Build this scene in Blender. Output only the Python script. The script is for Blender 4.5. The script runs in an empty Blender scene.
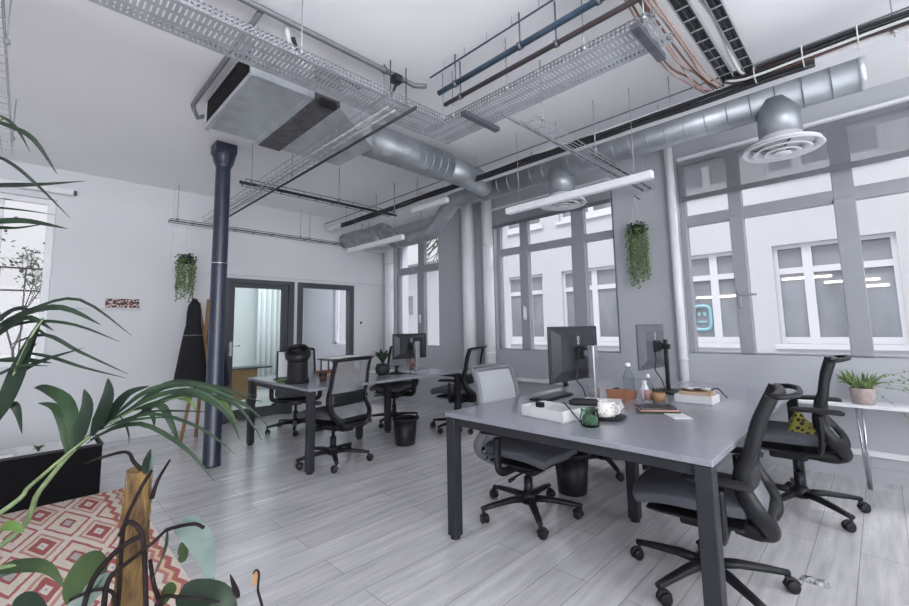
import bpy, bmesh, math, random
from mathutils import Vector, Matrix
random.seed(7)
PI = math.pi
SC = bpy.context.scene
COL = SC.collection

# ------------------------------------------------------------------ camera numbers (solved from the photo's vanishing lines)
FPX, CXP, CYP, CAMH = 425.93, 454.5, 282.15, 1.26
YAW, PITCH, ROLL = -0.78870568, 0.10663932, -0.01871183
def _basis():
    c, s = math.cos, math.sin
    w = Vector((c(PITCH)*c(YAW), c(PITCH)*s(YAW), s(PITCH)))
    r = Vector((s(YAW), -c(YAW), 0.0))
    u = r.cross(w)
    return c(ROLL)*r + s(ROLL)*u, -s(ROLL)*r + c(ROLL)*u, w
RR, UU, WW = _basis()
def at(px, py, d):
    """the place that the photo shows at a pixel, d metres into the room"""
    return Vector((0, 0, CAMH)) + d*(WW + (px-CXP)/FPX*RR - (py-CYP)/FPX*UU)

# ------------------------------------------------------------------ materials
def lin(h):
    h = h.lstrip('#')
    v = [int(h[i:i+2], 16)/255 for i in (0, 2, 4)]
    return tuple((x/12.92 if x <= .04045 else ((x+.055)/1.055)**2.4) for x in v) + (1,)
def mat(name, hexc, rough=.6, metal=0.0, var=.06, scale=12, bump=0.0, spec=.5, hex2=None, stretch=(1, 1, 1)):
    m = bpy.data.materials.new(name); m.use_nodes = True
    nt = m.node_tree; b = nt.nodes['Principled BSDF']
    b.inputs['Roughness'].default_value = rough; b.inputs['Metallic'].default_value = metal
    b.inputs['Specular IOR Level'].default_value = spec
    tc = nt.nodes.new('ShaderNodeTexCoord'); mp = nt.nodes.new('ShaderNodeMapping')
    mp.inputs['Scale'].default_value = stretch
    nz = nt.nodes.new('ShaderNodeTexNoise'); nz.inputs['Scale'].default_value = scale; nz.inputs['Detail'].default_value = 4
    rp = nt.nodes.new('ShaderNodeValToRGB')
    c = lin(hexc)
    if hex2: a_, b_ = c, lin(hex2)
    else:
        a_ = tuple(x*(1-var) for x in c[:3])+(1,); b_ = tuple(min(1, x*(1+var)) for x in c[:3])+(1,)
    rp.color_ramp.elements[0].color = a_; rp.color_ramp.elements[1].color = b_
    rp.color_ramp.elements[0].position = .35; rp.color_ramp.elements[1].position = .65
    nt.links.new(tc.outputs['Object'], mp.inputs['Vector']); nt.links.new(mp.outputs['Vector'], nz.inputs['Vector'])
    nt.links.new(nz.outputs['Fac'], rp.inputs['Fac']); nt.links.new(rp.outputs['Color'], b.inputs['Base Color'])
    if bump:
        bp = nt.nodes.new('ShaderNodeBump'); bp.inputs['Strength'].default_value = bump; bp.inputs['Distance'].default_value = .01
        nt.links.new(nz.outputs['Fac'], bp.inputs['Height']); nt.links.new(bp.outputs['Normal'], b.inputs['Normal'])
    return m
def mix_clear(m, fac, ramp=None):
    """let part of the light straight through (meshes, thin cloth)"""
    nt = m.node_tree; out = nt.nodes['Material Output']; b = nt.nodes['Principled BSDF']
    mx = nt.nodes.new('ShaderNodeMixShader'); tr = nt.nodes.new('ShaderNodeBsdfTransparent')
    mx.inputs[0].default_value = fac
    nt.links.new(b.outputs[0], mx.inputs[1]); nt.links.new(tr.outputs[0], mx.inputs[2]); nt.links.new(mx.outputs[0], out.inputs[0])
    return mx
def glass_mat(name, tint='#f4f8fa', gloss=.10, rough=0.02):
    m = bpy.data.materials.new(name); m.use_nodes = True
    nt = m.node_tree; nt.nodes.clear()
    out = nt.nodes.new('ShaderNodeOutputMaterial'); mx = nt.nodes.new('ShaderNodeMixShader')
    tr = nt.nodes.new('ShaderNodeBsdfTransparent'); gl = nt.nodes.new('ShaderNodeBsdfGlossy')
    lw = nt.nodes.new('ShaderNodeLayerWeight'); lw.inputs['Blend'].default_value = gloss
    tr.inputs['Color'].default_value = lin(tint); gl.inputs['Roughness'].default_value = rough
    nt.links.new(lw.outputs['Fresnel'], mx.inputs[0]); nt.links.new(tr.outputs[0], mx.inputs[1]); nt.links.new(gl.outputs[0], mx.inputs[2])
    nt.links.new(mx.outputs[0], out.inputs[0])
    return m
def emit_mat(name, hexc, s):
    m = bpy.data.materials.new(name); m.use_nodes = True
    b = m.node_tree.nodes['Principled BSDF']
    b.inputs['Base Color'].default_value = lin(hexc); b.inputs['Emission Color'].default_value = lin(hexc); b.inputs['Emission Strength'].default_value = s
    return m

def floor_mat():
    m = bpy.data.materials.new('grey_oak_planks'); m.use_nodes = True
    nt = m.node_tree; N = nt.nodes; L = nt.links; b = N['Principled BSDF']
    tc = N.new('ShaderNodeTexCoord')
    mp = N.new('ShaderNodeMapping'); mp.inputs['Rotation'].default_value = (0, 0, PI/2)
    L.new(tc.outputs['Object'], mp.inputs['Vector'])
    br = N.new('ShaderNodeTexBrick'); br.offset = .37; br.squash = 1
    br.inputs['Scale'].default_value = 1; br.inputs['Brick Width'].default_value = 1.25; br.inputs['Row Height'].default_value = .19
    br.inputs['Mortar Size'].default_value = .0022; br.inputs['Mortar Smooth'].default_value = .3; br.inputs['Bias'].default_value = 0
    br.inputs['Color1'].default_value = (.25, .25, .25, 1); br.inputs['Color2'].default_value = (.8, .8, .8, 1); br.inputs['Mortar'].default_value = (0, 0, 0, 1)
    L.new(mp.outputs['Vector'], br.inputs['Vector'])
    mp2 = N.new('ShaderNodeMapping'); mp2.inputs['Scale'].default_value = (9, .8, 1)
    L.new(tc.outputs['Object'], mp2.inputs['Vector'])
    nz = N.new('ShaderNodeTexNoise'); nz.inputs['Scale'].default_value = 2.2; nz.inputs['Detail'].default_value = 7; nz.inputs['Roughness'].default_value = .62
    L.new(mp2.outputs['Vector'], nz.inputs['Vector'])
    nz2 = N.new('ShaderNodeTexNoise'); nz2.inputs['Scale'].default_value = 1.1; nz2.inputs['Detail'].default_value = 3
    L.new(tc.outputs['Object'], nz2.inputs['Vector'])
    ad = N.new('ShaderNodeMath'); ad.operation = 'MULTIPLY_ADD'; ad.inputs[1].default_value = .28
    sp = N.new('ShaderNodeSeparateColor'); L.new(br.outputs['Color'], sp.inputs[0])
    L.new(sp.outputs[0], ad.inputs[0]); L.new(nz.outputs['Fac'], ad.inputs[2])
    ad2 = N.new('ShaderNodeMath'); ad2.operation = 'MULTIPLY_ADD'; ad2.inputs[1].default_value = .25
    L.new(nz2.outputs['Fac'], ad2.inputs[0]); L.new(ad.outputs[0], ad2.inputs[2])
    rp = N.new('ShaderNodeValToRGB'); e = rp.color_ramp.elements
    e[0].position = .50; e[0].color = lin('#b0aeb1'); e[1].position = 1.0; e[1].color = lin('#dedcdc')
    x = e.new(.75); x.color = lin('#c8c6c8')
    L.new(ad2.outputs[0], rp.inputs['Fac'])
    mx = N.new('ShaderNodeMix'); mx.data_type = 'RGBA'; mx.inputs['B'].default_value = lin('#6c6c6e')
    ml = N.new('ShaderNodeMath'); ml.operation = 'MULTIPLY'; ml.inputs[1].default_value = .6
    L.new(br.outputs['Fac'], ml.inputs[0]); L.new(ml.outputs[0], mx.inputs['Factor'])
    L.new(rp.outputs['Color'], mx.inputs['A']); L.new(mx.outputs['Result'], b.inputs['Base Color'])
    rr = N.new('ShaderNodeMapRange'); rr.inputs['To Min'].default_value = .22; rr.inputs['To Max'].default_value = .30
    L.new(nz.outputs['Fac'], rr.inputs['Value']); L.new(rr.outputs['Result'], b.inputs['Roughness'])
    bp = N.new('ShaderNodeBump'); bp.inputs['Strength'].default_value = .05; bp.inputs['Distance'].default_value = .004
    L.new(ad.outputs[0], bp.inputs['Height']); L.new(bp.outputs['Normal'], b.inputs['Normal'])
    b.inputs['Specular IOR Level'].default_value = .6
    b.inputs['Coat Weight'].default_value = .35; b.inputs['Coat Roughness'].default_value = .12
    return m

def rug_mat():
    """woven lozenges in red, rose, cream and grey"""
    m = bpy.data.materials.new('kilim_weave'); m.use_nodes = True
    nt = m.node_tree; N = nt.nodes; L = nt.links; b = N['Principled BSDF']; b.inputs['Roughness'].default_value = .95
    tc = N.new('ShaderNodeTexCoord'); sx = N.new('ShaderNodeSeparateXYZ'); L.new(tc.outputs['Object'], sx.inputs[0])
    def M(op, a, bb=None):
        n = N.new('ShaderNodeMath'); n.operation = op
        for i, v in enumerate((a, bb)):
            if v is None: continue
            if isinstance(v, (int, float)): n.inputs[i].default_value = v
            else: L.new(v, n.inputs[i])
        return n.outputs[0]
    nz = N.new('ShaderNodeTexNoise'); nz.inputs['Scale'].default_value = 9; nz.inputs['Detail'].default_value = 2; L.new(tc.outputs['Object'], nz.inputs['Vector'])
    wob = M('MULTIPLY', M('SUBTRACT', nz.outputs['Fac'], .5), .05)
    X = M('ADD', sx.outputs[0], wob); Y = sx.outputs[1]
    u = M('ABSOLUTE', M('SUBTRACT', M('FRACT', M('DIVIDE', X, .62)), .5))
    v = M('ABSOLUTE', M('SUBTRACT', M('FRACT', M('DIVIDE', Y, .26)), .5))
    d = M('ADD', u, v)
    st = M('FRACT', M('MULTIPLY', M('ROUND', M('MULTIPLY', d, 14)), 1/14))
    rp = N.new('ShaderNodeValToRGB'); rp.color_ramp.interpolation = 'CONSTANT'
    cols = [(0, '#c9c2bd'), (.10, '#b0605f'), (.20, '#f0e2d2'), (.36, '#c2706d'), (.46, '#f3e6da'), (.58, '#d49b94'), (.66, '#efe0c8'), (.76, '#b86462'), (.86, '#f2e8df'), (.94, '#8d8a90')]
    e = rp.color_ramp.elements
    e[0].position = 0; e[0].color = lin(cols[0][1]); e[1].position = cols[1][0]; e[1].color = lin(cols[1][1])
    for p, c in cols[2:]:
        x = e.new(p); x.color = lin(c)
    L.new(st, rp.inputs['Fac'])
    # border bands along the right edge
    bd = N.new('ShaderNodeValToRGB'); bd.color_ramp.interpolation = 'CONSTANT'
    zz = M('FRACT', M('ADD', M('MULTIPLY', M('ABSOLUTE', M('SUBTRACT', M('FRACT', M('DIVIDE', X, .16)), .5)), .5), M('DIVIDE', Y, .11)))
    e = bd.color_ramp.elements
    e[0].position = 0; e[0].color = lin('#efe1d3'); e[1].position = .35; e[1].color = lin('#c2706d')
    x = e.new(.62); x.color = lin('#e9cfa8'); x = e.new(.8); x.color = lin('#c98a86')
    L.new(zz, bd.inputs['Fac'])
    mx = N.new('ShaderNodeMix'); mx.data_type = 'RGBA'
    L.new(M('LESS_THAN', Y, .17), mx.inputs['Factor']); L.new(rp.outputs['Color'], mx.inputs['A']); L.new(bd.outputs['Color'], mx.inputs['B'])
    wv = N.new('ShaderNodeTexNoise'); wv.inputs['Scale'].default_value = 60; L.new(tc.outputs['Object'], wv.inputs['Vector'])
    mm = N.new('ShaderNodeMix'); mm.data_type = 'RGBA'; mm.blend_type = 'MULTIPLY'; mm.inputs['Factor'].default_value = .35
    L.new(mx.outputs['Result'], mm.inputs['A']); L.new(wv.outputs['Fac'], mm.inputs['B'])
    L.new(mm.outputs['Result'], b.inputs['Base Color'])
    bp = N.new('ShaderNodeBump'); bp.inputs['Strength'].default_value = .4; bp.inputs['Distance'].default_value = .004
    L.new(wv.outputs['Fac'], bp.inputs['Height']); L.new(bp.outputs['Normal'], b.inputs['Normal'])
    return m

def pattern_mat(name, hexa, hexb, scale, thr=.5):
    m = bpy.data.materials.new(name); m.use_nodes = True
    nt = m.node_tree; b = nt.nodes['Principled BSDF']; b.inputs['Roughness'].default_value = .5
    tc = nt.nodes.new('ShaderNodeTexCoord'); v = nt.nodes.new('ShaderNodeTexVoronoi'); v.inputs['Scale'].default_value = scale
    rp = nt.nodes.new('ShaderNodeValToRGB'); rp.color_ramp.interpolation = 'CONSTANT'
    rp.color_ramp.elements[0].color = lin(hexa); rp.color_ramp.elements[1].color = lin(hexb); rp.color_ramp.elements[1].position = thr
    nt.links.new(tc.outputs['Object'], v.inputs['Vector']); nt.links.new(v.outputs['Distance'], rp.inputs['Fac']); nt.links.new(rp.outputs['Color'], b.inputs['Base Color'])
    return m

M_ = {}
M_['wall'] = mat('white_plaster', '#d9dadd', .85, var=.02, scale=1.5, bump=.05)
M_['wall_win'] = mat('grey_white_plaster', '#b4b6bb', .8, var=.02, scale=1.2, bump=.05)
M_['ceil'] = mat('ceiling_plaster', '#f3f3f5', .9, var=.02, scale=.9)
M_['floor'] = floor_mat()
M_['frame'] = mat('backlit_white_pvc', '#9a9ca2', .45, var=.02)  # white PVC, its backlit shade put into the grey colour
M_['sash_edge'] = mat('dark_window_seal', '#2a2c30', .5)
M_['glass'] = glass_mat('window_glass', '#f5f5f6')
M_['blind'] = mat('grey_blind_cloth', '#86878c', .9, var=.02, scale=200); mix_clear(M_['blind'], .50)
M_['blind_full'] = mat('grey_blind_cloth_dense', '#8f9196', .9, var=.02, scale=200)
M_['white'] = mat('white_paint', '#e6e7ea', .4, var=.02)
M_['white_metal'] = mat('white_metal', '#dcdde0', .35, var=.02)
M_['column'] = mat('navy_cast_iron', '#2b3143', .32, var=.10, scale=6, bump=.05, spec=.6)
M_['desk'] = mat('graphite_laminate', '#8b8c95', .22, var=.04, scale=30, spec=.55)
M_['desk_edge'] = mat('graphite_steel', '#2b2c32', .45, var=.05, spec=.35)
M_['black'] = mat('black_plastic', '#1b1c20', .42, var=.12, spec=.35)
M_['black_matt'] = mat('matt_black', '#19191d', .75, var=.1)
M_['bench_black'] = mat('bench_black', '#0f0e12', .7, var=.1, spec=.12)
M_['foil_dark'] = mat('black_white_foil', '#2a2a2d', .5, hex2='#c9c9cb', scale=30)
M_['seat'] = mat('charcoal_seat_cloth', '#55565d', .9, var=.15, scale=160, bump=.15)
M_['mesh'] = mat('grey_chair_mesh', '#8f9196', .8, var=.1, scale=220); mix_clear(M_['mesh'], .38)
M_['mesh_pale'] = mat('pale_chair_mesh', '#bdbfc4', .8, var=.08, scale=220); mix_clear(M_['mesh_pale'], .12)
M_['highlit_frame'] = mat('highlit_black_plastic', '#77797f', .5, var=.05)  # black chair frame; the grey paints in a reflected highlight
M_['steel'] = mat('galvanised_steel', '#c6cace', .36, .6, var=.10, scale=7)
M_['duct'] = mat('spiral_duct_steel', '#9ca0a5', .44, .65, var=.14, scale=5)
M_['steel_dark'] = mat('dull_steel', '#6d7076', .45, .6, var=.15)
M_['chrome'] = mat('brushed_aluminium', '#c6c9cd', .25, .9)
M_['tray'] = mat('bright_tray_steel', '#b9bcc1', .4, .45, var=.1)
M_['wire'] = mat('tray_wire_steel', '#a6a9ae', .4, .5)
M_['wire_dark'] = mat('dark_tray_wire', '#34363b', .5, .3)
M_['pipe_grey'] = mat('grey_pipe_paint', '#6e7075', .5, .2)
M_['pipe_brown'] = mat('brown_pipe_paint', '#5b5254', .5, .2)
M_['pipe_blue'] = mat('blue_grey_pipe', '#44596d', .5, .2, hex2='#5b7286', scale=8)
M_['copper'] = mat('rosy_cable_sheath', '#a68c81', .5, .1)
M_['cable_black'] = mat('black_cable', '#232428', .55)
M_['cable_white'] = mat('white_cable', '#c8c8c6', .5)
M_['cable_brown'] = mat('brown_cable', '#6b4b44', .55)
M_['foil'] = mat('insulation_foil', '#8d9095', .4, .5, var=.25, scale=9, bump=.3)
M_['flex'] = mat('flexible_duct_foil', '#a3a7ab', .42, .6, var=.2, scale=10)
M_['ins'] = mat('dark_insulation', '#56565a', .8, var=.3, scale=14, bump=.3)
M_['leaf'] = mat('palm_leaf_green', '#16281b', .5, var=.3, scale=9, hex2='#293f25', spec=.3)
M_['leaf_dark'] = mat('palm_leaf_dark', '#101c14', .5, hex2='#1f3021', scale=9, spec=.3)
M_['leaf_lime'] = mat('lime_leaf', '#3d5524', .5, hex2='#587436', scale=9, spec=.3)
M_['leaf_phil'] = mat('broad_leaf_green', '#27361f', .5, hex2='#3d4e2c', scale=8, spec=.25)
M_['leaf_pale'] = mat('pale_leaf_underside', '#566560', .7, hex2='#74827d', scale=8)
M_['rachis'] = mat('pale_green_stalk', '#566742', .5, hex2='#75855c', scale=20)
M_['stem'] = mat('dusky_purple_stem', '#17120f', .8, hex2='#2a2225', scale=25, spec=.12)
M_['moss'] = mat('coir_fibre', '#84683f', .95, hex2='#453422', scale=45, bump=.8, stretch=(1, 1, .35))
M_['trail'] = mat('trailing_leaf', '#47602f', .6, hex2='#80945f', scale=30)
M_['trail_dark'] = mat('trailing_leaf_dark', '#24352a', .6, hex2='#3b5038', scale=30)
M_['pot_black'] = mat('black_pot', '#222326', .6)
M_['pot_pink'] = mat('pinkish_grey_pot', '#b7a3a0', .7, hex2='#a29592', scale=25)
M_['soil'] = mat('dark_soil', '#2d2622', .95, bump=.5, scale=40)
M_['wood'] = mat('tan_wood', '#a07b58', .6, hex2='#8a6848', scale=6, stretch=(1, 8, 1))
M_['wood_pale'] = mat('pale_wood', '#b9a089', .6, hex2='#a48a72', scale=6)
M_['cloth_black'] = mat('black_wool_cloth', '#1c1c20', .95, var=.3, scale=40, bump=.2)
M_['cloth_navy'] = mat('dark_navy_cloth', '#20242f', .95, var=.3, scale=40, bump=.2)
M_['rug'] = rug_mat()
M_['facade'] = mat('white_render', '#b5b6b9', .9, var=.02, scale=.8)
M_['facade_frame'] = mat('white_upvc', '#c6c7ca', .5, var=.01)
M_['facade_glass'] = mat('dim_window_glass', '#808388', .25, var=.25, scale=1.4, stretch=(1, 1, .6))
M_['facade_shade'] = mat('grey_roller_cloth', '#85878b', .9, var=.02)
M_['grey_door'] = mat('dark_grey_frame_paint', '#4b4d53', .5, var=.04)
M_['door_glass'] = glass_mat('greenish_door_glass', '#edf4f1', .12)
M_['screen'] = mat('dark_monitor_shell', '#2c2e33', .35, var=.06, scale=6)
M_['screen_pale'] = mat('pale_grey_monitor_shell', '#5b5d63', .4, var=.05)
M_['green_glass'] = glass_mat('green_glass', '#e0ebe4', .12, .05)
M_['sage'] = mat('sage_filling', '#5f7567', .8, hex2='#7c8f80', scale=60)
M_['clear_glass'] = glass_mat('clear_bottle', '#f2f6f7', .08, .05)
M_['paper'] = mat('white_paper', '#dedfe0', .8, var=.03, scale=20)
M_['card'] = mat('white_cardboard', '#cfcfd0', .8, var=.04, scale=10)
M_['orange'] = mat('orange_brown_card', '#96664b', .7)
M_['pinkish'] = mat('rose_label', '#b98a88', .6)
M_['redbrown'] = mat('red_brown_plastic', '#5a3a36', .5)
M_['yellow'] = pattern_mat('yellow_black_print', '#242420', '#a8a14c', 34, .42)
M_['red'] = mat('red_plastic', '#a33d48', .5)
M_['mugpat'] = pattern_mat('speckled_ceramic', '#2e2e32', '#d9d6d2', 70, .26)
M_['poster'] = pattern_mat('dark_blossom_print', '#d9bcb6', '#3b2022', 42, .42)
M_['bark'] = mat('dark_bark', '#5a5654', .9)
M_['tree_leaf'] = mat('street_tree_leaf', '#4e5a50', .8, hex2='#7d8a80', scale=3)
M_['teal'] = emit_mat('teal_sign_light', '#7fa9af', .12)
M_['tube'] = emit_mat('lit_ceiling_tube', '#fff4e8', 3.0)
M_['logo'] = mat('pale_logo_print', '#b9bbc0', .4)

# ------------------------------------------------------------------ mesh builder
class MB:
    def __init__(self): self.v = []; self.f = []; self.sm = []
    def add(self, vs, fs, smooth=False):
        o = len(self.v); self.v += [Vector(x) for x in vs]
        for f in fs: self.f.append(tuple(o+i for i in f)); self.sm.append(smooth)
        return self
    def box(self, x0, x1, y0, y1, z0, z1):
        x0, x1 = min(x0, x1), max(x0, x1); y0, y1 = min(y0, y1), max(y0, y1); z0, z1 = min(z0, z1), max(z0, z1)
        return self.add([(x0,y0,z0),(x1,y0,z0),(x1,y1,z0),(x0,y1,z0),(x0,y0,z1),(x1,y0,z1),(x1,y1,z1),(x0,y1,z1)],
                        [(3,2,1,0),(4,5,6,7),(0,1,5,4),(1,2,6,5),(2,3,7,6),(3,0,4,7)])
    def bar(self, p0, p1, w, h, up=(0,0,1)):
        """rectangular bar from p0 to p1; w across, h along up"""
        p0, p1 = Vector(p0), Vector(p1); d = (p1-p0).normalized(); up = Vector(up)
        s = d.cross(up)
        if s.length < 1e-4: s = d.cross(Vector((1,0,0)))
        s.normalize(); u = s.cross(d).normalized()
        vs = []
        for p in (p0, p1):
            for a, b in ((-1,-1),(1,-1),(1,1),(-1,1)): vs.append(p + s*(a*w/2) + u*(b*h/2))
        return self.add(vs, [(3,2,1,0),(4,5,6,7),(0,1,5,4),(1,2,6,5),(2,3,7,6),(3,0,4,7)])
    def tube(self, pts, r, seg=8, caps=True, squash=None, up=None):
        """round tube through pts; r a number or one per point; squash=(a,b) makes it oval"""
        pts = [Vector(p) for p in pts]; n = len(pts)
        rs = [r]*n if isinstance(r, (int, float)) else list(r)
        T = []
        for i in range(n):
            a = pts[max(i-1, 0)]; b = pts[min(i+1, n-1)]; T.append((b-a).normalized())
        ref = Vector(up) if up else (Vector((0,0,1)) if abs(T[0].z) < .9 else Vector((1,0,0)))
        s = T[0].cross(ref).normalized(); vs = []
        for i in range(n):
            if up:
                q = T[i].cross(ref)
                if q.length > 1e-3: s = q.normalized()
            else:
                s = (s - T[i]*s.dot(T[i])).normalized()
            u = s.cross(T[i]).normalized()
            a_, b_ = squash or (1, 1)
            for k in range(seg):
                t = 2*PI*k/seg + (PI/4 if seg == 4 else 0)
                vs.append(pts[i] + s*(math.cos(t)*rs[i]*a_) + u*(math.sin(t)*rs[i]*b_))
        fs = []
        for i in range(n-1):
            for k in range(seg):
                fs.append((i*seg+k, i*seg+(k+1) % seg, (i+1)*seg+(k+1) % seg, (i+1)*seg+k))
        self.add(vs, fs, seg > 5)
        if caps:
            o = len(self.v)-len(vs)
            self.f.append(tuple(o+k for k in range(seg-1, -1, -1))); self.sm.append(False)
            self.f.append(tuple(o+(n-1)*seg+k for k in range(seg))); self.sm.append(False)
        return self
    def lathe(self, prof, c=(0,0,0), seg=24, axis=None, smooth=True):
        """profile of (radius, height) turned about an upright axis at c"""
        c = Vector(c); vs = []; fs = []; n = len(prof)
        q = Vector((0,0,1)).rotation_difference(Vector(axis)) if axis else None
        for r, z in prof:
            for k in range(seg):
                t = 2*PI*k/seg; p = Vector((r*math.cos(t), r*math.sin(t), z))
                if q: p = q @ p
                vs.append(c+p)
        for i in range(n-1):
            for k in range(seg): fs.append((i*seg+k, i*seg+(k+1) % seg, (i+1)*seg+(k+1) % seg, (i+1)*seg+k))
        self.add(vs, fs, smooth); o = len(self.v)-len(vs)
        if prof[0][0] > 1e-4 and prof[-1][0] > 1e-4 and math.dist(prof[0], prof[-1]) < .035:     # a ring: join its ends
            if math.dist(prof[0], prof[-1]) > 1e-6:
                for k in range(seg): self.f.append((o+(n-1)*seg+k, o+(n-1)*seg+(k+1) % seg, o+(k+1) % seg, o+k)); self.sm.append(smooth)
            return self
        if prof[0][0] > 1e-4: self.f.append(tuple(o+k for k in range(seg-1,-1,-1))); self.sm.append(False)
        if prof[-1][0] > 1e-4: self.f.append(tuple(o+(n-1)*seg+k for k in range(seg))); self.sm.append(False)
        return self
    def strip(self, pts, w, normal=(0,0,1), fold=0.0, thick=0.0):
        """leaf blade along pts, widths w, folded along its midrib"""
        pts = [Vector(p) for p in pts]; n = len(pts); nv = Vector(normal); vs = []
        for i in range(n):
            t = (pts[min(i+1,n-1)]-pts[max(i-1,0)]).normalized()
            s = t.cross(nv)
            if s.length < 1e-3: s = t.cross(Vector((1,0,.3)))
            s.normalize(); u = s.cross(t).normalized()
            vs += [pts[i]-s*w[i]+u*fold*w[i], pts[i], pts[i]+s*w[i]+u*fold*w[i]]
        fs = []
        for i in range(n-1):
            a = i*3; b = a+3; fs += [(a,a+1,b+1,b),(a+1,a+2,b+2,b+1)]
        return self.add(vs, fs, True)
    def grid(self, P, thick=0.0, smooth=True, flip=False):
        """sheet through a grid of points; thick gives it two faces and rims"""
        n, m = len(P), len(P[0]); vs = [Vector(p) for row in P for p in row]
        fs = [(i*m+j, i*m+j+1, (i+1)*m+j+1, (i+1)*m+j) for i in range(n-1) for j in range(m-1)]
        if not thick: return self.add(vs, fs, smooth)
        nr = [Vector() for _ in vs]
        for f in fs:
            c = (vs[f[1]]-vs[f[0]]).cross(vs[f[2]]-vs[f[0]])
            for i in f: nr[i] += c
        v2 = [p + q.normalized()*thick if q.length > 0 else p for p, q in zip(vs, nr)]; o = len(vs)
        F = [tuple(reversed(f)) for f in fs] + [tuple(i+o for i in f) for f in fs]
        rim = [i for i in range(m)] + [i*m+m-1 for i in range(1,n)] + [(n-1)*m+j for j in range(m-2,-1,-1)] + [i*m for i in range(n-2,0,-1)]
        for a, b in zip(rim, rim[1:]+rim[:1]): F.append((a, b, b+o, a+o))
        return self.add(vs+v2, F, smooth)
    def build(self, name, m, parent=None, loc=None, bevel=0.0, seg=2, subsurf=0):
        """ONE mesh object. With a parent whose transform is only a place, points are given in room coordinates."""
        me = bpy.data.meshes.new(name)
        org = Vector(loc) if loc is not None else Vector((0,0,0))
        me.from_pydata([tuple(p-org) for p in self.v], [], self.f)
        me.polygons.foreach_set('use_smooth', self.sm); me.update()
        bm = bmesh.new(); bm.from_mesh(me); bmesh.ops.recalc_face_normals(bm, faces=bm.faces); bm.to_mesh(me); bm.free()
        me.materials.append(M_[m] if isinstance(m, str) else m)
        o = bpy.data.objects.new(name, me); COL.objects.link(o)
        o.location = org
        if parent is not None:
            o.parent = parent
            o.location = org - ABS[parent.name]
        ABS[o.name] = org.copy()
        if bevel:
            b = o.modifiers.new('bevel', 'BEVEL'); b.width = bevel; b.segments = seg; b.limit_method = 'ANGLE'; b.angle_limit = .6
        if subsurf:
            s = o.modifiers.new('sub', 'SUBSURF'); s.levels = subsurf; s.render_levels = subsurf
        return o
ABS = {}
def tag(o, label, cat, group=None, kind=None):
    o['label'] = label; o['category'] = cat
    if group: o['group'] = group
    if kind: o['kind'] = kind
    return o
def thing(name, label, cat, loc=(0,0,0), group=None):
    o = bpy.data.objects.new(name, None); COL.objects.link(o); o.location = loc; o.empty_display_size = .1
    ABS[o.name] = Vector(loc)
    return tag(o, label, cat, group)
def holder(name, loc=(0,0,0)):
    o = bpy.data.objects.new(name, None); COL.objects.link(o); o.location = loc; ABS[o.name] = Vector(loc); o['kind'] = 'structure'
    return o
def struct(name, mb, m, parent=None, **k):
    o = mb.build(name, m, parent, **k)
    o['kind'] = 'structure'
    return o
def copy_tree(o, parent=None):
    c = o.copy(); COL.objects.link(c); ABS[c.name] = ABS[o.name].copy()
    if parent is not None: c.parent = parent
    for ch in [x for x in bpy.data.objects if x.parent == o]: copy_tree(ch, c)
    return c
def bez(a, b, c, n):
    a, b, c = Vector(a), Vector(b), Vector(c)
    return [(1-t)**2*a + 2*t*(1-t)*b + t*t*c for t in [i/(n-1) for i in range(n)]]
def spline(P, n=6):
    """smooth path through the points P"""
    P = [Vector(p) for p in P]; out = []
    for i in range(len(P)-1):
        p0, p1, p2, p3 = P[max(i-1,0)], P[i], P[i+1], P[min(i+2,len(P)-1)]
        for k in range(n):
            t = k/n
            out.append(.5*((2*p1)+(p2-p0)*t+(2*p0-5*p1+4*p2-p3)*t*t+(3*p1-p0-3*p2+p3)*t**3))
    return out+[P[-1]]

# ================================================================== THE ROOM
XB, YW, CZ = 6.56, -4.80, 3.165       # back wall, window wall, ceiling
XN, YL = -2.6, 3.4                   # ends behind the camera
struct('floor', MB().box(XN-.25, XB+.16, YW-.35, YL, -.12, 0).box(XB+.16, 10.2, YW-.35, -.43, -.12, 0), 'floor')
struct('ceiling', MB().box(XN-.25, XB+.16, YW-.35, YL+.2, CZ, CZ+.04).box(XB+.16, 10.2, YW-.35, -.43, CZ, CZ+.04), 'ceil')
# window wall with three openings
def wall_y(mb, x0, x1, opens, y0, y1, z1):
    xs = x0
    for a, b, s, h in opens:
        mb.box(xs, a, y0, y1, 0, z1); mb.box(a, b, y0, y1, 0, s); mb.box(a, b, y0, y1, h, z1); xs = b
    mb.box(xs, x1, y0, y1, 0, z1)
W3 = (-1.75, 1.42, .955, 2.95); W2 = (2.12, 3.93, .935, 2.93); W1 = (5.14, 6.33, .95, 2.86)
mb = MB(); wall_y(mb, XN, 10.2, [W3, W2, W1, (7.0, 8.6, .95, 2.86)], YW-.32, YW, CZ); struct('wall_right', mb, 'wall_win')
# back wall: window on the far left, glazed door, inner window
DO = (-2.98, -1.98, 0, 2.03); IW = (-4.06, -3.04, .30, 2.03); LW = (-.17, 1.65, .93, 2.80)
mb = MB()
def wb(y0, y1, z0, z1): mb.box(XB, XB+.16, y0, y1, z0, z1)
wb(YW, IW[0], 0, CZ); wb(IW[0], IW[1], 0, IW[2]); wb(IW[0], IW[1], IW[3], CZ); wb(IW[1], DO[0], 0, CZ); wb(DO[0], DO[1], DO[3], CZ)
wb(DO[1], LW[0], 0, CZ); wb(LW[0], LW[1], 0, LW[2]); wb(LW[0], LW[1], LW[3], CZ); wb(LW[1], YL, 0, CZ)
struct('wall_back', mb, 'wall')
mb = MB()
for a, b in ((YW-.32, -4.3), (-1.2, -.6), (2.7, YL)): mb.box(XN-.25, XN, a, b, 0, CZ)
for a, b in ((-4.3, -1.2), (-.6, 2.7)): mb.box(XN-.25, XN, a, b, 0, .5); mb.box(XN-.25, XN, a, b, 2.95, CZ)
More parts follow.
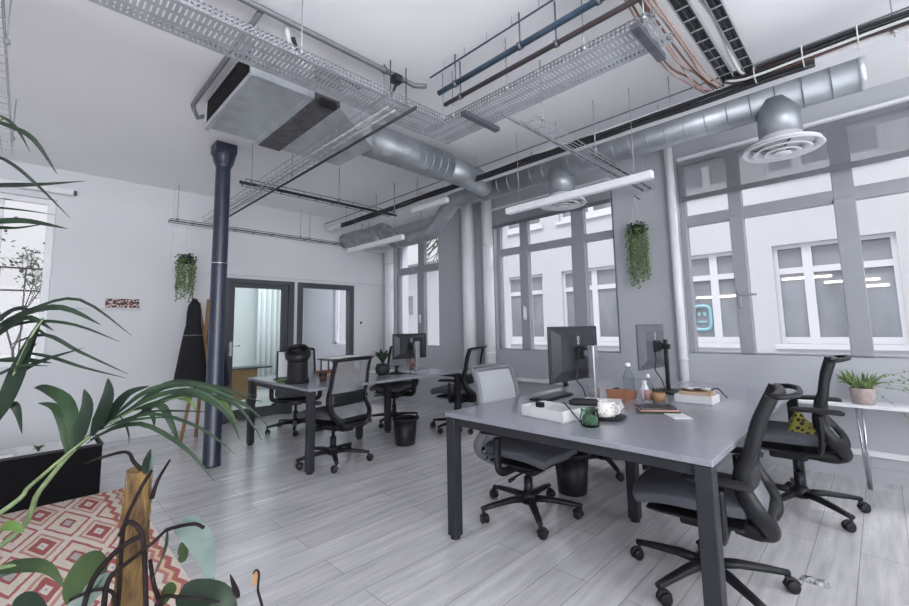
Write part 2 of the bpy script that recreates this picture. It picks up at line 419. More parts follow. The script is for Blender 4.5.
struct('wall_front', mb, 'wall')
struct('wall_left', MB().box(XN, XB+.16, YL, YL+.2, 0, CZ), 'wall')
# pilaster step beside the hanging plant
struct('trim_1', MB().box(XB-.03, XB, YW, -1.30, 2.08, CZ), 'wall')
# the adjoining room behind the door
struct('wall_far', MB().box(10.0, 10.2, YW, -.43, 0, CZ), 'wall')
struct('wall_partition', MB().box(XB+.16, 10.0, -.55, -.43, 0, CZ), 'wall')
mb = MB()
mb.box(XB-.015, XB, -1.98, LW[0]-.9, 0, .09); mb.box(XB-.015, XB, LW[0]-.9, YL, 0, .09)
struct('baseboard_back', mb, 'wall')
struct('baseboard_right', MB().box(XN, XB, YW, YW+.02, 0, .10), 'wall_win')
struct('trim_2', MB().box(-1.7, 1.9, YW, YW+.035, .19, .235), 'white', bevel=.004)     # cable trunking under the right window
struct('trim_3', MB().box(2.05, 4.0, YW, YW+.10, .535, .575), 'white', bevel=.006)      # sill ledge under the middle window

def window(name, op, xs, tz, glassY, frame='frame', top=None):
    """op opening; xs pane edges (pairs), tz (lower pane top, upper pane bottom)"""
    x0, x1, s, h = op; Y0, Y1 = glassY-.035, glassY+.035
    root = holder(name, ((x0+x1)/2, glassY, s))
    fr = MB(); zt = tz[1]
    edges = [x0] + [e for p in xs for e in p] + [x1]
    for i in range(0, len(edges), 2):
        fr.box(edges[i], edges[i+1], Y0, Y1, s, h)
    for a, b in xs:
        e = .002
        fr.box(a-.01, b+.01, Y0+e, Y1-e, s+e, s+.02); fr.box(a-.01, b+.01, Y0+e, Y1-e, tz[0], tz[1]); fr.box(a-.01, b+.01, Y0+e, Y1-e, h-.03, h-e)
    fr.build('window_frame', frame, root, bevel=.006)
    sl = MB(); gp = MB()
    for a, b in xs:
        for z0, z1 in ((s+.02, tz[0]), (tz[1], h-.03)):
            p = MB(); p.box(a, b, glassY-.006, glassY+.006, z0, z1); p.build('pane', 'glass', root)
            t = .012
            sl.box(a, a+t, Y1-.004, Y1+.008, z0, z1).box(b-t, b, Y1-.004, Y1+.008, z0, z1)
    # casement profiles stepping forward of the fixed frame
    cs = MB()
    for i in range(2, len(edges)-1, 2):
        cs.box(edges[i]-.0, edges[i+1], Y1, Y1+.022, s+.01, tz[0]+.03)
    if len(cs.v): cs.build('casement_profile', frame, root, bevel=.006)
    return root
GY = YW-.10
w = window('window_3', W3, [(-1.62, -.72), (-.56, .06), (.20, .86), (.975, 1.36)], (2.27, 2.385), GY)
h = MB().box(.93, .955, GY+.05, GY+.075, 1.40, 1.56).tube([(.94, GY+.07, 1.52), (.80, GY+.085, 1.52)], .011, 8); h.build('handle', 'frame', w, bevel=.004)
w = window('window_2', W2, [(2.17, 2.53), (2.71, 3.38), (3.52, 3.87)], (2.29, 2.39), GY)
h = MB().box(3.43, 3.47, GY+.05, GY+.075, 1.35, 1.52).box(3.44, 3.46, GY+.07, GY+.10, 1.38, 1.54); h.build('handle', 'white', w, bevel=.004)
w = window('window_1', W1, [(5.20, 5.57), (5.74, 6.26)], (2.24, 2.37), GY)
h = MB().box(5.64, 5.68, GY+.05, GY+.09, 1.35, 1.50); h.build('handle', 'white', w, bevel=.004)
# left back-wall window (only its right end is in view)
root = holder('window_4', (XB+.06, .7, .93)); fr = MB()
fr.box(XB+.04, XB+.10, -.17, -.10, .93, 2.80); fr.box(XB+.04, XB+.10, .24, .42, .93, 2.80); fr.box(XB+.04, XB+.10, 1.58, 1.65, .93, 2.80)
fr.box(XB+.042, XB+.098, -.12, 1.60, .931, 1.0); fr.box(XB+.042, XB+.098, -.12, 1.60, 2.74, 2.799); fr.box(XB+.04, XB+.10, .92, 1.0, .93, 2.8)
fr.build('window_frame', 'white', root, bevel=.005)
for a, b in ((-.10, .24), (.42, .92), (1.0, 1.58)):
    MB().box(XB+.065, XB+.075, a, b, 1.0, 2.74).build('pane', 'glass', root)
# adjoining room's daylight window
root = holder('window_5', (7.8, GY, .95)); fr = MB()
for a, b in ((7.0, 7.06), (7.76, 7.84), (8.54, 8.6)): fr.box(a, b, GY-.03, GY+.03, .95, 2.86)
fr.box(7.0, 8.6, GY-.03, GY+.03, .95, 1.0).box(7.0, 8.6, GY-.03, GY+.03, 2.8, 2.86); fr.build('window_frame', 'white', root)
for a, b in ((7.06, 7.76), (7.84, 8.54)): MB().box(a, b, GY-.005, GY+.005, 1.0, 2.8).build('pane', 'glass', root)
# glazed door and inner window in the back wall
root = holder('door_1', (XB, -2.48, 0)); fr = MB()
y0, y1 = DO[0], DO[1]; X0, X1 = XB-.03, XB+.10
fr.box(X0, X1, y0, y0+.09, 0, 2.03).box(X0, X1, y1-.06, y1, 0, 2.03).box(X0+.002, X1-.002, y0+.05, y1-.03, 1.965, 2.029)
fr.build('door_frame', 'grey_door', root, bevel=.004)
lf = MB(); lf.box(XB, XB+.045, y0+.0905, y0+.19, .005, 1.963).box(XB, XB+.045, y1-.13, y1-.0605, .005, 1.963).box(XB+.002, XB+.043, y0+.15, y1-.10, 1.90, 1.961).box(XB+.002, XB+.043, y0+.15, y1-.10, .007, .16)
lf.build('door_leaf', 'grey_door', root, bevel=.004)
MB().box(XB+.018, XB+.026, y0+.19, y1-.13, .16, 1.90).build('pane', 'door_glass', root)
hd = MB().box(XB-.012, XB, y1-.115, y1-.075, .92, 1.12).tube([(XB-.01, y1-.095, 1.06), (XB-.055, y1-.095, 1.06), (XB-.055, y1-.20, 1.06)], .009, 8)
hd.build('handle', 'chrome', root)
root = holder('window_6', (XB, -3.55, .3)); fr = MB(); y0, y1 = IW[0], IW[1]
fr.box(X0, X1, y0, y0+.085, .30, 2.03).box(X0, X1, y1-.085, y1, .30, 2.03).box(X0+.002, X1-.002, y0+.05, y1-.05, 1.95, 2.029).box(X0+.002, X1-.002, y0+.05, y1-.05, .301, .38)
fr.build('window_frame', 'grey_door', root, bevel=.004)
MB().box(XB+.03, XB+.038, y0+.085, y1-.085, .38, 1.95).build('pane', 'glass', root)

for i, (x, y0, y1, lb) in enumerate(((9.7, -4.3, -3.6, 'long white curtain in the adjoining room, further from the door'), (9.7, -2.5, -1.6, 'long white curtain in the adjoining room straight behind the glazed door'))):
    t = thing('curtain', lb, 'curtain', (x, (y0+y1)/2, .1)); P = []
    for k in range(41):
        y = y0+(y1-y0)*k/40; P.append([(x+.05*math.sin(k*.95), y, z) for z in (.1, 1.2, 2.6)])
    MB().grid(P, thick=.004).build('cloth', 'white', t); MB().tube([(x, y0-.1, 2.62), (x, y1+.1, 2.62)], .012, 8).build('rod', 'steel_dark', t)
t = thing('cabinet', 'low brown wooden cabinet seen through the glazed door', 'cabinet', (8.2, -2.75, 0))
MB().box(8.0, 8.4, -3.0, -2.4, .08, .60).build('body', 'wood', t, bevel=.005); MB().box(7.98, 8.42, -3.25, -2.38, .60, .63).build('top', 'grey_door', t, bevel=.003)
for x in (8.03, 8.37):
    for y in (-2.97, -2.43): MB().box(x-.02, x+.02, y-.02, y+.02, 0, .08).build('leg', 'grey_door', t)
# white pipes that rise beside the windows
def riser(x, y, r, label, z0=0.0, z1=CZ):
    t = thing('riser_pipe', label, 'pipe', (x, y, z0), 'white riser pipes along the window wall')
    MB().tube([(x, y, z0), (x, y, z1)], r, 20).build('pipe', 'white', t)
    for z in (.9, 2.45):
        MB().lathe([(r+.002, -.012), (r+.006, -.010), (r+.006, .010), (r+.002, .012)], (x, y, z), 20).build('bracket', 'white_metal', t)
    return t
riser(6.36, YW+.11, .085, 'thick white riser pipe in the room corner beside the far narrow window')
riser(4.35, YW+.115, .10, 'wider white riser pipe standing on the bare grey pier, further from the middle window')
riser(3.98, YW+.095, .08, 'white riser pipe hugging the far edge of the middle window')
riser(1.455, YW+.055, .042, 'thin white pipe running up the edge of the big near window')

# ------------------------------------------------------------------ roller blinds
def blind(x0, x1, z0, z1, m, label, y=YW+.05):
    t = thing('roller_blind', label, 'blind', ((x0+x1)/2, y, z1))
    MB().box(x0, x1, y-.0015, y+.0015, z0, z1).build('cloth', m, t)
    MB().box(x0-.01, x1+.01, y-.035, y+.04, z1, z1+.03).build('head_rail', 'white_metal', t, bevel=.006)
    MB().box(x0, x1, y-.008, y+.008, z0-.045, z0+.005).build('bottom_bar', 'pipe_grey', t, bevel=.004)
    return t
blind(-1.72, 1.36, 2.56, 2.95, 'blind', 'grey roller blind lowered a little over the big near window')
blind(2.12, 3.93, 2.73, 2.95, 'blind_full', 'dark grey roller blind wound up above the middle window')
t = thing('roller_blind', 'small blind cassette above the leafy window behind the palm', 'blind', (XB-.05, .3, 2.9))
MB().box(XB-.10, XB-.02, -.30, 1.7, 2.86, 2.93).build('head_rail', 'white', t, bevel=.01)
MB().tube([(XB-.06, -.305, 2.895), (XB-.06, -.33, 2.895)], .03, 12).build('end_cap', 'steel_dark', t)

# ------------------------------------------------------------------ iron column
t = thing('iron_column', 'slim navy blue iron column with a flared capital, beside the coat stand', 'column', (4.62, -1.33, 0))
MB().lathe([(.084, 0), (.084, .02), (.078, .03), (.073, 1.5), (.068, 2.90), (.068, 2.95)], (4.62, -1.33, 0), 28).build('shaft', 'column', t)
mb = MB().lathe([(.068, 2.92), (.076, 2.94), (.075, 2.96), (.094, 3.02), (.102, 3.05), (.104, 3.07)], (4.62, -1.33, 0), 28)
mb.box(4.62-.098, 4.62+.098, -1.33-.098, -1.33+.098, 3.065, CZ)
for a in range(4):
    c, s = math.cos(a*PI/2), math.sin(a*PI/2)
    mb.bar((4.62+c*.068, -1.33+s*.068, 2.96), (4.62+c*.098, -1.33+s*.098, 3.08), .05, .03, up=(c, s, .3))
mb.build('capital', 'column', t, bevel=.006)
MB().lathe([(.070, -.006), (.0765, -.006), (.0765, .006), (.070, .006)], (4.62, -1.33, 1.94), 28).build('ring', 'chrome', t)

# ================================================================== CEILING SERVICES
def rod(x, y, z, t, name='hanger_rod', r=.004):
    return MB().tube([(x, y, z), (x, y, CZ)], r, 6).lathe([(.002,0),(.014,.004),(.014,.03),(.004,.034)], (x, y, z+.02), 8).build(name, 'wire', t)
# --- air handling unit
t = thing('air_handling_unit', 'galvanised ventilation box hung under the ceiling above the navy column', 'ventilation unit', (3.15, -1.2, 2.88))
MB().box(2.68, 3.66, -1.30, -.92, 2.88, 3.10).build('casing', 'steel', t, bevel=.006)
mb = MB().box(2.70, 3.64, -.922, -.914, 2.90, 3.085)
for i in range(9): mb.box(2.72, 3.62, -.914, -.909, 2.91+i*.02, 2.916+i*.02)
mb.build('intake_filter', 'black_matt', t)
MB().box(2.665, 3.675, -.94, -.905, 2.865, 2.90).box(2.665, 3.675, -.94, -.905, 3.085, 3.11).box(2.665, 2.70, -.94, -.905, 2.9, 3.09).box(3.64, 3.675, -.94, -.905, 2.9, 3.09).build('intake_frame', 'steel', t, bevel=.003)
MB().box(2.665, 3.675, -1.33, -1.29, 2.872, 3.108).build('flange', 'steel', t)
MB().box(2.64, 3.70, -1.52, -1.33, 2.865, 3.11).build('insulated_collar', 'ins', t, bevel=.01)
MB().box(2.63, 2.662, -1.48, -1.36, 2.83, 2.88).build('access_latch', 'black_matt', t)
mb = MB(); A = [(2.66,-1.52,2.875),(3.68,-1.52,2.875),(3.68,-1.52,3.10),(2.66,-1.52,3.10)]
B = [(2.86,-1.95,2.755),(3.40,-1.95,2.755),(3.36,-1.95,3.10),(2.90,-1.95,3.10)]
mb.add(A+B, [(0,1,2,3),(7,6,5,4),(0,4,5,1),(1,5,6,2),(2,6,7,3),(3,7,4,0)]); mb.build('transition_cone', 'steel', t, bevel=.004)
for x in (2.72, 3.62):
    for y in (-.98, -1.26): MB().tube([(x, y, 3.08), (x, y, CZ)], .005, 6).build('hanger_rod', 'wire', t)

# --- round ducts
def spiral(path, r, n_rib, seg=28):
    """duct body with raised seams"""
    mb = MB(); P = [Vector(p) for p in path]
    mb.tube(P, r, seg)
    L = [0]
    for a, b in zip(P, P[1:]): L.append(L[-1]+(b-a).length)
    for k in range(1, n_rib):
        s = L[-1]*k/n_rib
        for i in range(len(P)-1):
            if L[i] <= s <= L[i+1]:
                q = P[i].lerp(P[i+1], (s-L[i])/(L[i+1]-L[i])); d = (P[i+1]-P[i]).normalized(); break
        mb.tube([q-d*.004, q-d*.002, q+d*.002, q+d*.004], [r, r+.004, r+.004, r], seg, caps=False)
    return mb
def ring(p, d, r, w=.03, h=.007):
    p, d = Vector(p), Vector(d).normalized()
    return MB().tube([p-d*w/2, p-d*w/2, p+d*w/2, p+d*w/2], [r, r+h, r+h, r], 28, caps=False)
DY, DZ = -3.80, 2.90
t = thing('supply_duct', 'wide spiral duct carrying air from the ventilation box towards the windows', 'duct', (3.10, -1.95, 2.95))
spiral([(3.10, -1.95, 2.95), (3.10, -3.02, 2.94)], .15, 11).build('pipe', 'duct', t)
spiral([(3.10, -3.02, 2.94), (3.10, -3.30, 2.93), (3.12, -3.50, 2.92), (3.14, -3.69, 2.91)], .135, 3).build('bend', 'duct', t)
for y in (-1.98, -3.02): ring((3.10, y, 2.945), (0,-1,0), .15).build('clamp_ring', 'steel_dark', t)
t = thing('main_duct', 'long spiral duct running above the windows with a capped free end', 'duct', (1.6, DY, DZ))
spiral([(-.06, DY, DZ), (3.26, DY, DZ)], .128, 22).build('pipe', 'duct', t)
MB().lathe([(0, 0), (.12, 0), (.131, .004), (.131, .03), (.128, .034)], (-.075, DY, DZ), 28, axis=(1,0,0)).build('end_cap', 'steel', t)
for x in (.72, 1.22, 2.55, 3.24): ring((x, DY, DZ), (1,0,0), .128, .025).build('clamp_ring', 'steel_dark', t)
for x in (1.22, 2.55): MB().tube([(x, DY, DZ+.13), (x, DY, CZ)], .005, 6).build('hanger_rod', 'wire', t)
for x in (.40, 2.20):
    mb = MB().tube([(x, DY, DZ-.04), (x, DY, 2.60)], .130, 28)
    n = mb.build('branch_neck', 'duct', t)
    ring((x, DY, 2.70), (0,0,1), .130, .012, .004).build('seam', 'steel', n)
t = thing('offset_duct', 'narrow duct stepping down in an elbow beyond the supply duct', 'duct', (3.9, DY, 2.7))
P = spline([(3.29, DY, 2.90), (3.62, DY, 2.89), (3.80, DY, 2.86), (4.10, DY, 2.60), (4.30, DY, 2.545), (4.90, DY, 2.545)], 5)
spiral(P, .105, 12).build('pipe', 'duct', t)
for i in (1, 5, 11, 19): ring(P[i], P[i+1]-P[i-1], .105, .02).build('clamp_ring', 'steel_dark', t)
MB().tube([(4.4, DY, 2.65), (4.4, DY, CZ)], .005, 6).build('hanger_rod', 'wire', t)
t = thing('flexible_duct', 'crinkled grey flexible hose bent over the far diffuser', 'duct', (5.6, DY, 2.7))
def flexi(P, r):
    P = [Vector(p) for p in P]; out = []; rr = []
    for i, p in enumerate(P):
        out.append(p); rr.append(r*(1.06 if i % 2 else .95))
    return MB().tube(out, rr, 20)
P = spline([(4.94, DY, 2.55), (5.12, DY, 2.60), (5.32, DY, 2.72), (5.44, DY, 2.72), (5.44, DY, 2.63)], 8)
flexi(spline([(4.94, DY, 2.55), (5.15, DY, 2.66), (5.30, DY, 2.76), (5.55, DY, 2.76), (6.0, DY, 2.78), (6.40, DY, 2.78)], 9), .115).build('hose', 'flex', t)
flexi(spline([(5.44, DY, 2.70), (5.44, DY, 2.66), (5.44, DY, 2.60)], 4), .115).build('drop_hose', 'flex', t)
MB().tube([(5.9, DY, 2.88), (5.9, DY, CZ)], .005, 6).build('hanger_rod', 'wire', t)

def diffuser(x, z, r, label):
    t = thing('ceiling_diffuser', label, 'air diffuser', (x, DY, z), 'round air diffusers under the ducts')
    c = (x, DY, z)
    MB().lathe([(.128, .10), (.128, .040), (r*.94, .030), (r*.94, .024), (0, .030)], c, 36).build('neck_plate', 'white_metal', t)
    for i, (a, b) in enumerate(((1.0, .76), (.72, .49), (.455, .28))):
        MB().lathe([(r*a, .0-.012*i), (r*(a-.03), -.006-.012*i), (r*b, .022-.012*i), (r*b, .028-.012*i), (r*(a-.02), .006-.012*i), (r*a, .0-.012*i)], c, 40).build('cone_ring', 'white_metal', t)
    MB().lathe([(0, -.030), (r*.22, -.034), (r*.24, -.028), (r*.1, -.012), (0, -.012)], c, 30).build('centre_cone', 'white_metal', t)
    mb = MB()
    for k in range(4):
        cc, s = math.cos(k*PI/2+.4), math.sin(k*PI/2+.4)
        mb.bar((x+cc*r*.1, DY+s*r*.1, z+.0), (x+cc*r*.8, DY+s*r*.8, z+.02), .012, .006)
    mb.build('spokes', 'steel_dark', t)
    return t
diffuser(.40, 2.50, .245, 'round white air diffuser below the capped duct end, in front of the big near window')
diffuser(2.20, 2.495, .24, 'round white air diffuser above the middle window, half behind a slim white lamp')
diffuser(5.44, 2.49, .25, 'round white air diffuser under the crinkled flexible hose')

# --- cable trays
def sheet_tray(t, p0, p1, w, h=.055, pitch=.025, side_l=True, side_r=True, skip=()):
    """perforated steel tray between p0 and p1 (level, along x or y)"""
    p0, p1 = Vector(p0), Vector(p1); d = (p1-p0); L = d.length; d.normalize(); s = Vector((-d.y, d.x, 0))
    bed = MB(); n = int(L/pitch)
    for i in range(n):
        q = p0+d*(pitch*(i+.5)); bed.bar(q-s*w/2, q+s*w/2, pitch*.66, .0016)
    for k in (-.5, -.17, .17, .5):
        bed.bar(p0+s*(k*w*.96), p1+s*(k*w*.96), w*.10, .0018)
    bed.build('tray_bed', 'tray', t)
    for sg, on in ((-1, side_l), (1, side_r)):
        if not on: continue
        sd = MB(); q0, q1 = p0+s*(sg*w/2), p1+s*(sg*w/2)
        for z in (.004, h*.5, h-.004): sd.bar(q0+Vector((0,0,z)), q1+Vector((0,0,z)), .003, .009)
        for i in range(n):
            q = q0+d*(pitch*(i+.5)); sd.bar(q, q+Vector((0,0,h)), .003, pitch*.45, up=d)
        sd.build('side_rail', 'wire', t)
def wire_tray(t, p0, p1, w, h=.05, pitch=.1, m='wire', longs=(-1,-.5,0,.5,1), r=.0028):
    p0, p1 = Vector(p0), Vector(p1); d = (p1-p0); L = d.length; d.normalize(); s = Vector((-d.y, d.x, 0)); up = Vector((0,0,1))
    mb = MB()
    for k in longs: mb.tube([p0+s*(k*w/2), p1+s*(k*w/2)], r, 5)
    for k in (-1, 1): mb.tube([p0+s*(k*w/2)+up*h, p1+s*(k*w/2)+up*h], r*1.2, 5)
    n = int(L/pitch)
    for i in range(n+1):
        q = p0+d*min(L, pitch*i)
        mb.tube([q-s*w/2+up*h, q-s*w/2, q+s*w/2, q+s*w/2+up*h], r, 4)
    mb.build('wire_mesh', m, t)
def rods(t, pts):
    for x, y, z in pts: rod(x, y, z, t)
TZ = 2.78
t = thing('cable_tray', 'wide perforated steel cable tray passing under the ventilation box from the left', 'cable tray', (2.30, -.6, TZ))
sheet_tray(t, (2.30, 1.4, TZ), (2.30, -2.12, TZ), .26); rods(t, [(2.43, .2, TZ), (2.17, -1.0, TZ), (2.43, -1.75, TZ), (2.17, -2.1, TZ)])
MB().bar((2.10, .12, TZ-.015), (2.50, .12, TZ-.015), .04, .022).build('support_bracket', 'steel_dark', t)
t = thing('cable_tray', 'wide perforated steel cable tray running from the corner below the blue and brown pipes', 'cable tray', (1.3, -2.255, TZ))
sheet_tray(t, (2.43, -2.255, TZ), (.66, -2.255, TZ), .25); rods(t, [(2.1, -2.13, TZ), (1.6, -2.13, TZ), (1.05, -2.13, TZ), (.72, -2.13, TZ)])
for x in (.75, 1.95): MB().bar((x, -2.08, TZ-.02), (x, -2.46, TZ-.02), .045, .03).build('support_bracket', 'steel_dark', t)
t = thing('cable_tray', 'wire mesh tray with a dark lower rail crossing behind the navy column', 'cable tray', (4.3, -1.72, TZ-.02))
wire_tray(t, (2.12, -1.645, TZ-.065), (6.26, -1.645, TZ-.065), .16, .055, .11); MB().tube([(2.05, -1.732, TZ-.07), (6.2, -1.732, TZ-.07)], .011, 8).build('lower_rail', 'wire_dark', t)
rods(t, [(3.9, -1.73, TZ-.06), (5.2, -1.57, TZ-.06), (5.9, -1.73, TZ-.06)])
for i, y in enumerate((-1.62, -1.67)):
    tag(MB().tube([(2.2, y, TZ-.05), (3.4, y+.01, TZ-.052), (4.9, y, TZ-.05), (6.1, y+.008, TZ-.05)], .009, 6).build('cable', 'cable_white'), 'pale cable lying in the wire tray behind the navy column', 'cable', 'pale cables behind the column')
t = thing('cable_tray', 'thin wire tray hung along the back wall above the glazed door', 'cable tray', (6.33, -3.0, 2.68))
wire_tray(t, (6.33, -1.22, 2.68), (6.33, -4.60, 2.68), .10, .03, .26, 'wire_dark', (-1, 1), r=.0035); rods(t, [(6.30, -1.30, 2.68), (6.30, -2.95, 2.68), (6.30, -3.10, 2.68), (6.30, -4.2, 2.68)])
t = thing('cable_tray', 'narrow wire tray carrying a black cable just past the capital of the column', 'cable tray', (4.40, -2.5, 2.73))
wire_tray(t, (4.38, -1.45, 2.725), (4.38, -3.30, 2.725), .13, .035, .2, 'wire_dark', (-1, 1), r=.0035); rods(t, [(4.36, -1.52, 2.73), (4.36, -2.5, 2.73), (4.36, -3.3, 2.73)])
tag(MB().tube(spline([(4.40, -1.42, 2.745), (4.39, -2.0, 2.742), (4.40, -2.8, 2.745), (4.40, -3.36, 2.745)], 5), .017, 8).build('cable', 'cable_black'), 'black cable lying in the narrow tray past the column capital', 'cable')
LTY, LTZ = -3.47, 2.88
t = LT = thing('cable_tray', 'long straight cable tray above the pale lamps, beside the main duct', 'cable tray', (2.5, LTY, LTZ))
mb = MB().box(-1.6, 6.3, LTY-.07, LTY+.07, LTZ-.003, LTZ); mb.build('tray_bed', 'white_metal', t)
MB().box(-1.6, 6.3, LTY+.067, LTY+.07, LTZ, LTZ+.045).build('side_rail', 'white_metal', t); MB().box(-1.6, 6.3, LTY-.07, LTY-.067, LTZ, LTZ+.045).build('side_rail', 'white_metal', t)
MB().tube([(-1.6, LTY+.12, LTZ+.10), (6.3, LTY+.12, LTZ+.10)], .006, 6).build('earth_wire', 'steel_dark', t)
rods(t, [(x, LTY+.075, LTZ-.02) for x in (-.2, 1.0, 2.0, 3.0, 4.0, 4.9, 5.7)])
# cables tied along its near side
for i, (dy, dz, r, m) in enumerate(((.088, .016, .014, 'cable_black'), (.090, -.026, .017, 'cable_black'), (.100, -.004, .008, 'cable_black'))):
    P = [(.15+.27*k, LTY+dy+random.uniform(-.006, .006), LTZ+dz+random.uniform(-.006, .006)) for k in range(22)]
    tag(MB().tube(spline(P, 3), r, 7).build('cable', m), ['black cable tied to the upper side of the long tray by the main duct', 'black cable hanging lowest beside the long tray by the main duct', 'thin black cable between two thicker ones along the long tray'][i], 'cable', 'dark cables along the long tray')
mats = ['cable_brown', 'cable_black', 'cable_white', 'copper', 'cable_black', 'cable_black', 'cable_white', 'cable_brown', 'cable_black']
for i, m in enumerate(mats):
    P = [(-1.6+.30*k, LTY+.10+.022*(i % 3)+random.uniform(-.008, .008), LTZ+.018+.024*(i//3)+random.uniform(-.006, .006)) for k in range(8)]
    P.append((.62, LTY+.12+.01*(i % 3), LTZ+.05+.02*(i//3)))
    tag(MB().tube(spline(P, 3), .009 if m != 'cable_black' else .011, 6).build('cable', m), 'cable in the thick multicoloured bundle along the near end of the long tray', 'cable', 'cable bundle at the near end of the long tray')
for k in range(8):
    x = -1.3+.25*k
    MB().tube([(x, LTY+.085, LTZ-.03), (x, LTY+.17, LTZ-.01), (x, LTY+.175, LTZ+.085), (x, LTY+.09, LTZ+.09)], .004, 5).build('cable_tie', 'cable_white', LT)
t = thing('cable_tray', 'narrow twin rail tray crossing under the main duct towards the middle window pier', 'cable tray', (1.66, -3.5, 2.70))
wire_tray(t, (1.63, -2.40, 2.68), (1.63, -4.62, 2.68), .12, .035, .13)
MB().tube([(1.70, -2.2, 2.70), (1.70, -4.62, 2.70)], .010, 8).build('lower_rail', 'pipe_grey', t); rods(t, [(1.575, -2.5, 2.69), (1.575, -3.3, 2.69), (1.575, -4.3, 2.69)])
tag(MB().tube([(1.61, -3.3, 2.692), (1.60, -4.0, 2.692), (1.61, -4.6, 2.69)], .010, 6).build('cable', 'cable_black'), 'black cable in the twin rail tray under the main duct', 'cable')
# bundles that cross to the long tray near the top right
def ladder(x, label, w=.075):
    t = thing('cable_ladder', label, 'cable tray', (x, -2.6, 2.96), 'cable ladders crossing to the long tray')
    mb = MB()
    for s in (-1, 1): mb.bar((x+s*w/2, -1.2, 2.95), (x+s*w/2, -3.40, 2.95), .006, .03)
    for k in range(18): mb.bar((x-w/2, -1.25-k*.125, 2.936), (x+w/2, -1.25-k*.125, 2.936), .010, .004)
    mb.build('ladder_frame', 'wire', t)
    rods(t, [(x-w/2, -1.7, 2.95), (x+w/2, -2.9, 2.95)])
    for i in range(4):
        tag(MB().tube(spline([(x-w/2+w*(i+.5)/4+random.uniform(-.004,.004), y, 2.948+.006*(i % 2)) for y in (-1.2, -1.8, -2.4, -3.0, -3.38)], 4), .0105, 7).build('cable', 'cable_black'),
            'black cable lying in %s' % label.replace('dark cable ladder ', 'the dark cable ladder '), 'cable', 'black cables of the ladder %s' % ('with the rosy cable beside it' if x > .55 else 'furthest from the blue pipe'))
ladder(.605, 'dark cable ladder crossing beside the rosy loose cables')
ladder(.475, 'dark cable ladder nearest the capped duct end', .06)
for i in range(7):
    P = [(.70+.016*i, -1.6, 2.99), (.69+.018*i, -2.1, 2.96+random.uniform(-.03,.03)), (.675+.026*i, -2.7, 2.92+random.uniform(-.05,.05)), (.68+.02*i, -3.1, 2.91+random.uniform(-.03,.03)), (.65+.02*i, -3.42, 2.94)]
    tag(MB().tube(spline(P, 5), .0065, 6).build('cable', 'cable_brown' if i in (2, 5) else 'copper'), 'loose rosy cable drooping beside the dark cable ladders', 'cable', 'loose rosy cables')
tag(MB().tube(spline([(.53, -1.5, 2.98), (.545, -2.0, 2.93), (.52, -2.6, 2.97), (.525, -3.2, 2.93), (.50, -3.4, 2.95)], 5), .010, 6).build('cable', 'cable_white'), 'pale loose cable snaking between the two dark cable ladders', 'cable')
# left edge mesh tray
t = thing('cable_tray', 'wire mesh tray above the leafy window at the edge by the palm', 'cable tray', (3.9, .30, 2.80))
wire_tray(t, (2.2, .29, 2.80), (5.1, .29, 2.80), .24, .06, .1); rods(t, [(3.2, .165, 2.8), (4.8, .165, 2.8)])
# rods of the loose services
# --- pipes
def pipe(name, P, r, m, label, clips=(), n=1):
    t = thing(name, label, 'pipe', P[0]); MB().tube(P, r, 12).build('pipe', m, t)
    for c in clips:
        MB().lathe([(r, -.012), (r+.006, -.012), (r+.006, .012), (r, .012)], c, 14, axis=Vector(P[1])-Vector(P[0])).tube([Vector(c)+Vector((0,0,r)), (c[0], c[1], CZ)], .005, 6).build('pipe_clip', 'steel_dark', t)
    return t
pipe('ceiling_pipe', [(2.38, 1.6, 3.12), (2.38, -1.82, 3.12), (2.36, -1.98, 3.10), (2.28, -2.03, 3.08)], .019, 'pipe_grey', 'grey pipe under the ceiling running above the wide perforated tray', [(2.38, .3, 3.12), (2.38, -1.72, 3.12)])
pipe('ceiling_pipe', [(2.40, -.86, 3.12), (3.84, -.86, 3.12), (3.86, -.87, 3.10), (3.86, -.90, 3.03), (3.70, -.97, 3.02)], .017, 'pipe_grey', 'short grey pipe branching along the edge of the ventilation box')
pipe('water_pipe', [(2.12, -2.01, 2.95), (-1.8, -2.01, 2.95)], .019, 'pipe_blue', 'blue grey pipe running beside the brown one under the ceiling', [(1.95, -2.01, 2.95), (1.4, -2.01, 2.95), (.9, -2.01, 2.95)])
pipe('water_pipe', [(2.14, -2.09, 2.90), (-1.8, -2.09, 2.90)], .016, 'pipe_brown', 'dark brown pipe between the blue pipe and the perforated tray', [(1.98, -2.09, 2.90), (1.2, -2.09, 2.90)])
t = pipe('thin_conduit', [(2.20, -2.00, 3.10), (-.8, -2.00, 3.10)], .006, 'pipe_blue', 'thin conduit on many short stubs highest above the blue pipe')
for k in range(9): MB().tube([(2.05-k*.2, -2.0, 3.10), (2.05-k*.2, -2.0, CZ)], .002, 5).build('stub', 'wire', t)
t = thing('junction_bracket', 'dark clamp with dangling strap where the grey ceiling pipe bends', 'bracket', (2.33, -1.78, 3.0))
MB().box(2.30, 2.36, -1.82, -1.76, 3.03, 3.085).tube([(2.33, -1.79, 3.03), (2.34, -1.75, 2.92)], .010, 6).tube([(2.31, -1.86, CZ), (2.31, -1.86, 2.86)], .004, 6).tube([(2.31, -1.72, CZ), (2.31, -1.72, 2.88)], .004, 6).build('clamp', 'cable_black', t)
tag(MB().tube(spline([(2.40, -1.05, 3.05), (2.44, -1.12, 2.98), (2.38, -1.22, 2.93), (2.36, -1.42, 2.90), (2.36, -1.50, 2.88)], 5), .013, 7).build('cable', 'cable_black'), 'black cable dropping onto the wide tray beside the ventilation box', 'cable')
